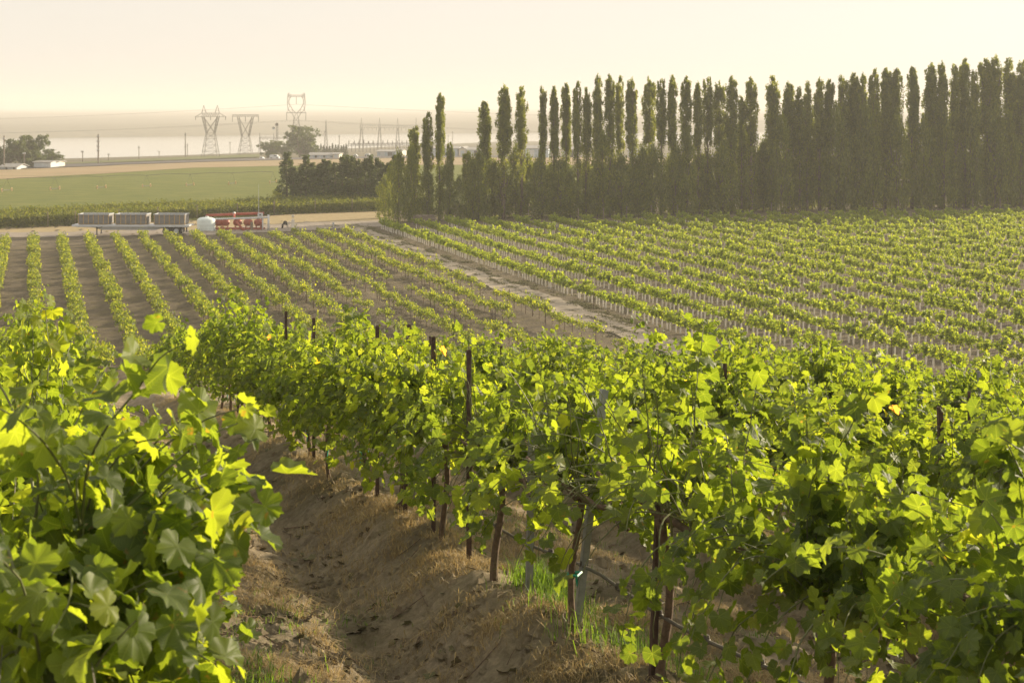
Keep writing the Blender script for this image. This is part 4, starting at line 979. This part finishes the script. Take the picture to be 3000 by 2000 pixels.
# stack of weathered poles
p = place(1242, 658); e = empty('pole_stack', p, R(8), 'big stack of weathered grey wooden poles at the foot of the windbreak', 'wood pile')
b_ = MB(); rg = np.random.default_rng(3)
for r_i in range(8):
    nn = 11 - r_i
    for q in range(nn):
        y0 = (q - nn / 2) * .2; zz = .1 + r_i * .155; L = rg.uniform(1.35, 1.65) * (1 - .02 * r_i); o_ = rg.uniform(-.15, .15)
        b_.tube([(-L + o_, y0 + rg.normal(0, .03), zz + rg.normal(0, .02)), (o_, y0, zz + .02 + rg.normal(0, .02)), (L + o_, y0 + rg.normal(0, .05), zz + rg.normal(0, .03))], rg.uniform(.06, .085), 7)
b_.build('poles', m_wood, e)

# ------------------------------------------------------------------ pylons, gantries, utility poles
def lattice_seg(b_, A, B, hw0, hw1, d0, d1, n, r):
    """square lattice mast from point A to B (centres), half widths"""
    A = np.array(A, float); B = np.array(B, float)
    def ring(f):
        c = A + (B - A) * f; w = hw0 + (hw1 - hw0) * f; d = d0 + (d1 - d0) * f
        return [c + np.array([sx * w, sy * d, 0]) for sx, sy in ((-1, -1), (1, -1), (1, 1), (-1, 1))]
    for k in range(4): b_.bar(ring(0)[k], ring(1)[k], r * 1.25)
    for q in range(n):
        R0, R1 = ring(q / n), ring((q + 1) / n)
        for k in range(4):
            b_.bar(R0[k], R1[(k + 1) % 4], r * .7, 3); b_.bar(R0[(k + 1) % 4], R1[k], r * .7, 3); b_.bar(R1[k], R1[(k + 1) % 4], r * .7, 3)
def truss_beam(b_, x0, x1, zc, h, d, n, r, y=0.0):
    for sy in (-d, d):
        for z in (zc - h / 2, zc + h / 2): b_.bar((x0, y + sy, z), (x1, y + sy, z), r, 4)
    for q in range(n):
        xa = x0 + (x1 - x0) * q / n; xb = x0 + (x1 - x0) * (q + 1) / n
        for sy in (-d, d):
            b_.bar((xa, y + sy, zc - h / 2), ((xa + xb) / 2, y + sy, zc + h / 2), r * .7, 3); b_.bar(((xa + xb) / 2, y + sy, zc + h / 2), (xb, y + sy, zc - h / 2), r * .7, 3)
        b_.bar((xa, y - d, zc + h / 2), (xb, y + d, zc + h / 2), r * .7, 3)
def pylon_kit(px, py): 
    p = place(px, py); s = p.y / F
    return p, s, (lambda q: (q - px) * s), (lambda q: (py - q) * s)
RB = .07
# first: delta tower with two peaks
p, s, fx, fz = pylon_kit(617, 461); e = empty('pylon', p, 0, 'lattice pylon with two pointed peaks, leftmost of the three, in front of the river', 'pylon', 'pylons by the river')
b_ = MB(); lattice_seg(b_, (0, 0, 0), (0, 0, fz(390)), 23 * s, 12.5 * s, 23 * s, 9 * s, 4, RB); b_.build('tower_legs', m_latt, e)
b_ = MB()
for sx in (-1, 1):
    lattice_seg(b_, (sx * 11.5 * s, 0, fz(390)), (sx * 22 * s, 0, fz(342)), 1.6 * s, 3.5 * s, 8 * s, 3 * s, 5, RB * .8)
    for sy in (-1, 1): b_.bar((sx * 12 * s, sy * 7 * s, fz(390)), (-sx * 20 * s, sy * 3 * s, fz(344)), RB)
b_.build('waist_frame', m_latt, e)
b_ = MB(); truss_beam(b_, -26 * s, 26 * s, fz(337), 10 * s, 2.5 * s, 8, RB)
for sx in (-1, 1):
    for sy in (-1, 1): b_.bar((sx * 26 * s, sy * 2.5 * s, fz(332)), (sx * 46 * s, 0, fz(343)), RB); b_.bar((sx * 26 * s, sy * 2.5 * s, fz(342)), (sx * 46 * s, 0, fz(344)), RB)
    b_.bar((sx * 36 * s, 0, fz(337.5)), (sx * 36 * s, 0, fz(343)), RB * .7)
b_.build('crossarm', m_latt, e)
for sx in (-1, 1):
    b_ = MB()
    for a in ((-26, 2.5), (-13, 2.5), (-26, -2.5), (-13, -2.5)): b_.bar((sx * -a[0] * s, a[1] * s, fz(332)), (sx * 20 * s, 0, fz(309)), RB)
    b_.bar((sx * 23 * s, 0, fz(325)), (sx * 16.5 * s, 0, fz(325)), RB * .7); b_.build('peak', m_latt, e)
for xx in (-44, 0, 44):
    b_ = MB(); b_.tube([(xx * s, 0, fz(343)), (xx * s, 0, fz(352))], .12, 6); b_.build('insulator', m_latt, e)
# second: flat topped
p, s, fx, fz = pylon_kit(719, 454); e = empty('pylon', p, 0, 'flat topped lattice pylon with hanging insulators, middle one of the three', 'pylon', 'pylons by the river')
b_ = MB(); lattice_seg(b_, (0, 0, 0), (0, 0, fz(400)), 20 * s, 11 * s, 20 * s, 8 * s, 4, RB); b_.build('tower_legs', m_latt, e)
b_ = MB()
for sx in (-1, 1):
    lattice_seg(b_, (sx * 10 * s, 0, fz(400)), (sx * 21 * s, 0, fz(343)), 1.5 * s, 3 * s, 7 * s, 3 * s, 5, RB * .8)
    for sy in (-1, 1): b_.bar((sx * 11 * s, sy * 7 * s, fz(400)), (-sx * 19 * s, sy * 3 * s, fz(345)), RB)
b_.build('waist_frame', m_latt, e)
b_ = MB(); truss_beam(b_, -39 * s, 39 * s, fz(339), 5 * s, 2.5 * s, 12, RB); b_.build('crossarm', m_latt, e)
for xx in (-38, 0, 38):
    b_ = MB(); b_.tube([(xx * s, 0, fz(341)), (xx * s, 0, fz(357))], .13, 6); b_.build('insulator', m_latt, e)
# third: window pylon behind the cottonwood
p, s, fx, fz = pylon_kit(868, 447); e = empty('pylon', p, 0, 'tall pylon with an oval window and double top beam, rising behind the cottonwood', 'pylon', 'pylons by the river')
b_ = MB(); lattice_seg(b_, (0, 0, 0), (0, 0, fz(345)), 20 * s, 6 * s, 18 * s, 5 * s, 7, RB); b_.build('tower_legs', m_latt, e)
b_ = MB()
for sx in (-1, 1):
    for sy in (-1, 1):
        y_ = sy * 4 * s
        outer = [(6, 345), (13, 332), (24, 322), (26.5, 300), (25, 284), (24, 274)]; inner = [(1, 332), (11, 322), (19, 308), (22, 298), (19, 288), (15, 284)]
        for L in (outer, inner):
            for a, c_ in zip(L[:-1], L[1:]): b_.bar((sx * a[0] * s, y_, fz(a[1])), (sx * c_[0] * s, y_, fz(c_[1])), RB)
        for a, c_ in zip(outer, inner): b_.bar((sx * a[0] * s, y_, fz(a[1])), (sx * c_[0] * s, y_, fz(c_[1])), RB * .7, 3)
        for a, c_ in zip(outer[1:], inner): b_.bar((sx * a[0] * s, y_, fz(a[1])), (sx * c_[0] * s, y_, fz(c_[1])), RB * .7, 3)
b_.build('waist_frame', m_latt, e)
b_ = MB(); truss_beam(b_, -24 * s, 24 * s, fz(281.5), 5 * s, 4 * s, 8, RB); truss_beam(b_, -29 * s, 29 * s, fz(331), 1.5 * s, 3 * s, 8, RB * .8)
for sx in (-1, 1):
    b_.bar((sx * 29 * s, 0, fz(331)), (sx * 21 * s, 0, fz(322)), RB); b_.tube([(sx * 25 * s, 0, fz(279)), (sx * 24.5 * s, 0, fz(273.5)), (sx * 21 * s, 0, fz(272.5)), (sx * 19 * s, 0, fz(275)), (sx * 15 * s, 0, fz(279))], RB, 4)
b_.build('crossarm', m_latt, e)
for xx, za, zb in ((-28, 332, 353), (28, 332, 353), (0, 284, 306)):
    b_ = MB(); b_.tube([(xx * s, 0, fz(za)), (xx * s, 0, fz(zb))], .14, 6); b_.build('insulator', m_latt, e)
# the conductors hanging from the tall pylon
for n_, (xx, lb) in enumerate(((-28, 'left'), (0, 'middle'), (28, 'right'))):
    b_ = MB(); A = np.array([p.x + xx * s, p.y, p.z + fz(353 if xx else 306)])
    for D_ in (np.array([-520, 260, -6.0]), np.array([560, -120, -4.0])):
        b_.tube([A + D_ * f + np.array([0, 0, -26 * f * (1 - f)]) for f in np.linspace(0, 1, 25)], .045, 3)
    tag(b_.build('power_line', m_latt), '%s sagging power line hung from the tall window pylon' % lb, 'power line', 'power lines of the tall pylon')
# substation gantry
p, s, fx, fz = pylon_kit(1139, 436); e = empty('gantry', p, 0, 'long substation gantry of four pointed masts joined by a truss beam', 'gantry')
for xx in (1059, 1112, 1165, 1219):
    b_ = MB()
    for sx in (-1, 1):
        lattice_seg(b_, (fx(xx) + sx * 6 * s, 0, 0), (fx(xx) + sx * 1.6 * s, 0, fz(376)), 1.4 * s, 1.0 * s, 2.5 * s, 1.5 * s, 6, RB * .8)
    for k in range(4): b_.bar((fx(xx) + [-2.6, 2.6, 2.6, -2.6][k] * s, [-1, -1, 1, 1][k] * 1.8 * s, fz(376)), (fx(xx), 0, fz(345)), RB)
    b_.build('mast', m_latt, e)
b_ = MB(); truss_beam(b_, fx(1053), fx(1226), fz(371), 8 * s, 2 * s, 24, RB); b_.build('beam', m_latt, e)
for q in range(13):
    b_ = MB(); xx = fx(1066 + q * 12.3); b_.tube([(xx, 0, fz(376)), (xx, 0, fz(383))], .11, 5); b_.build('insulator', m_latt, e)
# small left gantry
p, s, fx, fz = pylon_kit(803, 447); e = empty('gantry', p, 0, 'low gantry left of the cottonwood with three masts and hanging insulators', 'gantry')
for xx in (761, 802, 842):
    b_ = MB(); lattice_seg(b_, (fx(xx), 0, 0), (fx(xx), 0, fz(402)), 3 * s, 1.2 * s, 3 * s, 1.2 * s, 6, RB * .8)
    for k in range(4): b_.bar((fx(xx) + [-1.2, 1.2, 1.2, -1.2][k] * s, [-1, -1, 1, 1][k] * 1.2 * s, fz(402)), (fx(xx), 0, fz(389)), RB)
    b_.build('mast', m_latt, e)
b_ = MB(); truss_beam(b_, fx(759), fx(844), fz(404), 4 * s, 1.5 * s, 16, RB); b_.build('beam', m_latt, e)
for q in range(6):
    b_ = MB(); xx = fx(771 + q * 12); b_.tube([(xx, 0, fz(406)), (xx, 0, fz(411))], .11, 5); b_.build('insulator', m_latt, e)
# single mast with angled truss
p, s, fx, fz = pylon_kit(955, 446); e = empty('gantry', p, 0, 'single pointed lattice mast with a sloping truss beside the cypresses', 'gantry')
b_ = MB(); lattice_seg(b_, (0, 0, 0), (0, 0, fz(384)), 6 * s, 2.2 * s, 5 * s, 2 * s, 6, RB); lattice_seg(b_, (0, 0, fz(384)), (0, 0, fz(352)), 2.2 * s, .3 * s, 2 * s, .3 * s, 5, RB * .8); b_.build('mast', m_latt, e)
b_ = MB(); truss_beam(b_, fx(912), fx(955), fz(392), 14 * s, 2 * s, 5, RB * .8); b_.bar((fx(924), 0, fz(399)), (fx(926), 0, fz(446)), RB); b_.build('beam', m_latt, e)
# switchyard: one framed structure with many standing insulators
p, s, fx, fz = pylon_kit(1110, 446); e = empty('switchyard', p, 0, 'low switchyard of steel frames and standing insulators under the long gantry', 'switchyard')
b_ = MB()
for yy in (0, 14):
    for q in range(18): b_.bar((fx(1020 + q * 11), yy, -.2), (fx(1020 + q * 11), yy, fz(423)), RB * 1.2)
    b_.bar((fx(1018), yy, fz(423)), (fx(1210), yy, fz(421)), RB * 1.6); b_.bar((fx(1018), yy, fz(427)), (fx(1210), yy, fz(426)), RB * 1.2)
b_.bar((fx(1020), 0, fz(423)), (fx(1020), 14, fz(423)), RB); b_.bar((fx(1207), 0, fz(423)), (fx(1207), 14, fz(423)), RB); b_.build('frame', m_latt, e)
for q in range(26):
    b_ = MB(); xx = fx(1022 + q * 7.1); b_.tube([(xx, (q % 2) * 14, fz(423)), (xx, (q % 2) * 14, fz(412 + (q * 37 % 5)))], [.22, .16], 6); b_.build('insulator', m_latt, e)
# dish tower
p, s, fx, fz = pylon_kit(812, 447); e = empty('dish_tower', p, 0, 'slim lattice tower carrying two round dishes left of the cottonwood', 'antenna tower')
b_ = MB(); lattice_seg(b_, (0, 0, 0), (0, 0, fz(361)), 3.2 * s, 2 * s, 3 * s, 2 * s, 10, RB * .8); b_.build('mast', m_latt, e)
for xx, zz in ((812, 365), (803, 376)):
    b_ = MB(); rr = 4.6 * s; b_.lathe([(0, .25), (rr * .6, .1), (rr, -.35), (rr * 1.02, -.9), (rr, -.9), (rr * .9, -.4), (0, 0)], (fx(xx), -2.5 * s, fz(zz)), 18, 'y'); b_.build('dish', m_dark if xx == 812 else m_pale, e, smooth=True)
def upole(px, py, top, arms, label, r=.16):
    p = place(px, py); s = p.y / F; H = (py - top) * s; e = empty('utility_pole', p, 0, label, 'utility pole')
    b_ = MB(); b_.tube([(0, 0, -.2), (0, 0, H)], [r, r * .7], 7); b_.build('pole', m_wood, e)
    for a, hw in arms:
        z = (py - a) * s; w = hw * s
        b_ = MB(); b_.box((0, -r, z), (2 * w, .14, .16)); ar = b_.build('crossarm', m_wood, e)
        for q in (-.9, -.45, .45, .9):
            b_ = MB(); b_.tube([(q * w, -r, z + .08), (q * w, -r, z + .38)], .07, 5); b_.build('insulator', m_pale, ar)
upole(12, 497, 398, [(408, 3)], 'utility pole at the left edge in front of the round trees', .2)
upole(71, 494, 449, [(452, 4)], 'short utility pole between the white house and the pale shed')
upole(288, 482, 393, [(402, 4), (415, 5), (429, 5), (442, 4)], 'tall utility pole with four crossarms standing before the river', .22)
upole(242, 476, 442, [(446, 4)], 'small far utility pole left of the tall four-armed one', .14)
upole(318, 472, 451, [(453, 3)], 'tiny far utility pole right of the tall four-armed one', .12)
upole(407, 467, 428, [(433, 4)], 'utility pole before the river, halfway between the tall one and the first pylon', .15)
upole(466, 464, 443, [(445, 3)], 'tiny far utility pole left of the tall pair by the first pylon', .12)
upole(543, 462, 389, [(396, 3), (431, 4)], 'tall slim utility pole just left of the first pylon', .2)
upole(549, 460, 421, [(426, 4)], 'short utility pole close behind the tall slim one', .15)
upole(674, 452, 415, [(419, 4)], 'utility pole between the first and second pylons', .15)
upole(994, 452, 396, [(400, 3)], 'bare dark utility pole among the cypresses', .17)
upole(1326, 436, 385, [(388, 3)], 'utility pole above the long blue shed in the gap of the windbreak', .15)
upole(1313, 436, 397, [(399, 3)], 'smaller utility pole left of the one above the long blue shed', .13)

# ------------------------------------------------------------------ far buildings and vehicles
def building(px0, px1, py, top, depth, wallm, label, name='shed', cat='shed', roofh=.22, lit=True, doors=2, gable='x', roofm=None):
    pxm = (px0 + px1) / 2; p = place(pxm, py); s = p.y / F; L = (px1 - px0) * s; H = (py - top) * s; hw = H * (1 - roofh)
    e = empty(name, p, R(-4), label, cat)
    b_ = MB(); b_.box((0, 0, hw / 2 - .3), (L, depth, hw + .6))
    if roofh > 0 and gable == 'y':
        b_.add([(-L / 2, -depth / 2 - .003, hw), (L / 2, -depth / 2 - .003, hw), (0, -depth / 2 - .003, H)], F3=[[0, 1, 2]])
        b_.add([(-L / 2, depth / 2, hw), (L / 2, depth / 2, hw), (0, depth / 2, H)], F3=[[0, 2, 1]])
    else: b_.add([(-L / 2 - .003, -depth / 2, hw), (-L / 2 - .003, depth / 2, hw), (-L / 2 - .003, 0, H)], F3=[[0, 2, 1]]); b_.add([(L / 2 + .003, -depth / 2, hw), (L / 2 + .003, depth / 2, hw), (L / 2 + .003, 0, H)], F3=[[0, 1, 2]])
    b_.build('wall', wallm, e)
    b_ = MB(); o_ = .35
    if gable == 'y': V = [(-L / 2 - o_, -depth / 2 - o_, hw - .1), (0, -depth / 2 - o_, H + .12), (L / 2 + o_, -depth / 2 - o_, hw - .1), (-L / 2 - o_, depth / 2 + o_, hw - .1), (0, depth / 2 + o_, H + .12), (L / 2 + o_, depth / 2 + o_, hw - .1)]
    else: V = [(-L / 2 - o_, -depth / 2 - o_, hw - .1), (-L / 2 - o_, 0, H + .12), (-L / 2 - o_, depth / 2 + o_, hw - .1), (L / 2 + o_, -depth / 2 - o_, hw - .1), (L / 2 + o_, 0, H + .12), (L / 2 + o_, depth / 2 + o_, hw - .1)]
    V = V + [(a, b2, c_ + .15) for a, b2, c_ in V]
    b_.add(V, [[0, 1, 4, 3], [1, 2, 5, 4], [6, 9, 10, 7], [7, 10, 11, 8], [0, 3, 9, 6], [2, 8, 11, 5], [0, 6, 7, 1], [1, 7, 8, 2], [3, 4, 10, 9], [4, 5, 11, 10]]); b_.build('roof', roofm or m_roof, e)
    for q in range(doors):
        xx = -L / 2 + L * (q + .7) / (doors + .4); b_ = MB(); b_.box((xx, -depth / 2 - .06, hw * .42), (min(3.2, L / doors * .5), .1, hw * .82)); d_ = b_.build('door' if q % 2 == 0 else 'window', m_pale if q % 2 == 0 else m_glass, e)
        if q % 2: d_.location = (0, 0, hw * .06); d_.scale = (1, 1, 1)
    return e
building(16, 66, 496, 482, 7, m_pale, 'low white house with a grey roof in front of the left tree clump', 'house', 'house', .4, doors=4)
building(112, 162, 492, 473, 6, m_pale, 'pale flat shed with a cream right end beside the left tree clump', 'shed', 'shed', .05, doors=1)
building(163, 178, 490, 473, 6, m_cream, 'small cream shed at the right end of the pale flat shed', 'shed', 'shed', .08, doors=1)
building(911, 978, 464, 449, 8, m_shed, 'long low grey house in front of the dark cypresses', 'house', 'house', .3, doors=5)
building(981, 999, 464, 449, 7, m_cream, 'small cream hut at the right end of the long low house', 'hut', 'hut', .1, doors=1)
building(1112, 1166, 458, 441, 12, m_shed, 'blue grey warehouse below the gantry, left of the windbreak', 'warehouse', 'warehouse', .1, doors=2)
building(1168, 1184, 459, 439, 12, m_cream, 'warehouse end under the gantry, sunlight put into its cream colour', 'warehouse', 'warehouse', .1, doors=1)  # lit end of the blue grey warehouse, the sunlight painted as paler cladding
building(1262, 1348, 458, 430, 16, m_shed, 'large blue grey barn seen between the first poplars', 'barn', 'barn', .12, doors=3)
building(1350, 1371, 458, 431, 14, m_cream, 'gable end of the large blue barn between poplars, sunlight put into its pale colour', 'barn', 'barn', .2, doors=1, gable='y')  # lit end of the large barn, built apart with sunlight in its colour
building(1373, 1410, 458, 434, 14, m_pale, 'pale shed half hidden by the poplars, right of the pale barn end', 'shed', 'shed', .15, doors=2)
building(1540, 1610, 462, 428, 16, m_shed, 'blue grey shed glimpsed between poplars in the middle of the windbreak', 'shed', 'shed', .15, doors=2)
building(1640, 1690, 461, 432, 14, m_cream, 'cream shed glimpsed between poplars, right of the blue grey one', 'shed', 'shed', .15, doors=2)
building(1840, 1890, 462, 436, 14, m_white, 'white shed glimpsed through the wide gap in the windbreak', 'shed', 'shed', .15, doors=2)
def van(px, py, wpx, hpx, label, name, cat, body, boxy=True):
    p = place(px, py); s = p.y / F; L = wpx * s; H = hpx * s; e = empty(name, p, R(-4), label, cat)
    b_ = MB(); z0 = H * .18; pr = [(-L / 2, z0), (L / 2, z0), (L / 2, H * .62), (L * .40, H * .66), (L * .28, H), (-L * .46, H), (-L / 2, H * .9)] if boxy else [(-L / 2, z0), (L / 2, z0), (L / 2, H * .55), (L * .3, H * .62), (L * .18, H), (-L * .3, H), (-L * .42, H * .62), (-L / 2, H * .55)]
    n = len(pr); V = [(a, -1.0, c_) for a, c_ in pr] + [(a, 1.0, c_) for a, c_ in pr]; V += [(0, -1.0, H * .5), (0, 1.0, H * .5)]
    b_.add(V, [[i, (i + 1) % n, n + (i + 1) % n, n + i] for i in range(n)], [[2 * n, (i + 1) % n, i][::-1] for i in range(n)] + [[2 * n + 1, n + i, n + (i + 1) % n][::-1] for i in range(n)]); b_.build('body', body, e)
    b_ = MB(); b_.box((L * .1, -1.01, H * .78), (L * .3, .03, H * .2)); b_.box((L * .1, 1.01, H * .78), (L * .3, .03, H * .2)); b_.build('window', m_glass, e)
    for a in (-.32, .32):
        for sy in (-1, 1):
            b_ = MB(); rr = min(.4, H * .2); b_.lathe([(0, -.12), (rr, -.12), (rr, .12), (0, .12)], (a * L, sy * .92, rr), 14, 'y'); b_.build('wheel', m_rubber, e)
van(805, 466, 27, 12, 'white motorhome parked under the dark round trees', 'motorhome', 'motorhome', m_white)
van(768, 467, 13, 7, 'small white car left of the parked motorhome', 'parked_car', 'car', m_white, False)
van(1078, 458, 20, 8, 'white pickup parked left of the blue grey warehouse', 'pickup', 'pickup', m_white, False)
van(1042, 459, 12, 7, 'small pale car parked at the left of the white pickup', 'parked_car', 'car', m_pale, False)
# centre pivot sprinkler line across the crop field
p0 = place(20, 562); p1 = place(800, 538)
e = empty('sprinkler_line', p0, 0, 'long thin wheeled sprinkler pipe across the green crop field', 'irrigation line'); D_ = p1 - p0
def onl(f, h): x = D_.x * f; y = D_.y * f; return (x, y, gz(p0.x + x, p0.y + y) - p0.z + h)
b_ = MB(); b_.tube([onl(f, 2.3 + .15 * abs(math.sin(f * math.pi * 6))) for f in np.linspace(0, 1, 61)], .04, 5); b_.build('pipe', m_latt, e)
for q in range(7):
    b_ = MB(); f = q / 6; a = np.array(onl(f, 0)); t_ = np.array(onl(f, 2.3))
    for sx in (-1.4, 1.4): b_.bar(a + [sx * .3, sx, .3], t_, .02)
    b_.bar(a + [-.42, -1.4, .3], a + [.42, 1.4, .3], .05); b_.build('tower', m_latt, e)
    for sx in (-1.4, 1.4):
        b_ = MB(); b_.lathe([(.26, -.06), (.36, -.06), (.36, .06), (.26, .06)], tuple(a + [sx * .3, sx, .35]), 12, 'x'); b_.build('wheel', m_binr, e)

# ------------------------------------------------------------------ haze
x0, x1, y0, y1, z0, z1 = -6500, 6500, -60, 9200, -45, 52
V = [(a, b2, c_) for a in (x0, x1) for b2 in (y0, y1) for c_ in (z0, z1)]
mh = bpy.data.materials.new('haze'); mh.use_nodes = True; nd, ln = mh.node_tree.nodes, mh.node_tree.links; nd.clear()
ho = nd.new('ShaderNodeOutputMaterial'); pv = nd.new('ShaderNodeVolumePrincipled')
pv.inputs['Color'].default_value = (.90, .88, .85, 1); pv.inputs['Density'].default_value = .0004; pv.inputs['Anisotropy'].default_value = .1
ln.new(pv.outputs[0], ho.inputs['Volume'])
h = link('haze', mkmesh('haze', V, [[[0, 1, 3, 2], [4, 6, 7, 5], [0, 4, 5, 1], [2, 3, 7, 6], [0, 2, 6, 4], [1, 5, 7, 3]]], mh)); tag(h, 'pale warm haze over the whole valley', 'haze', kind='stuff')
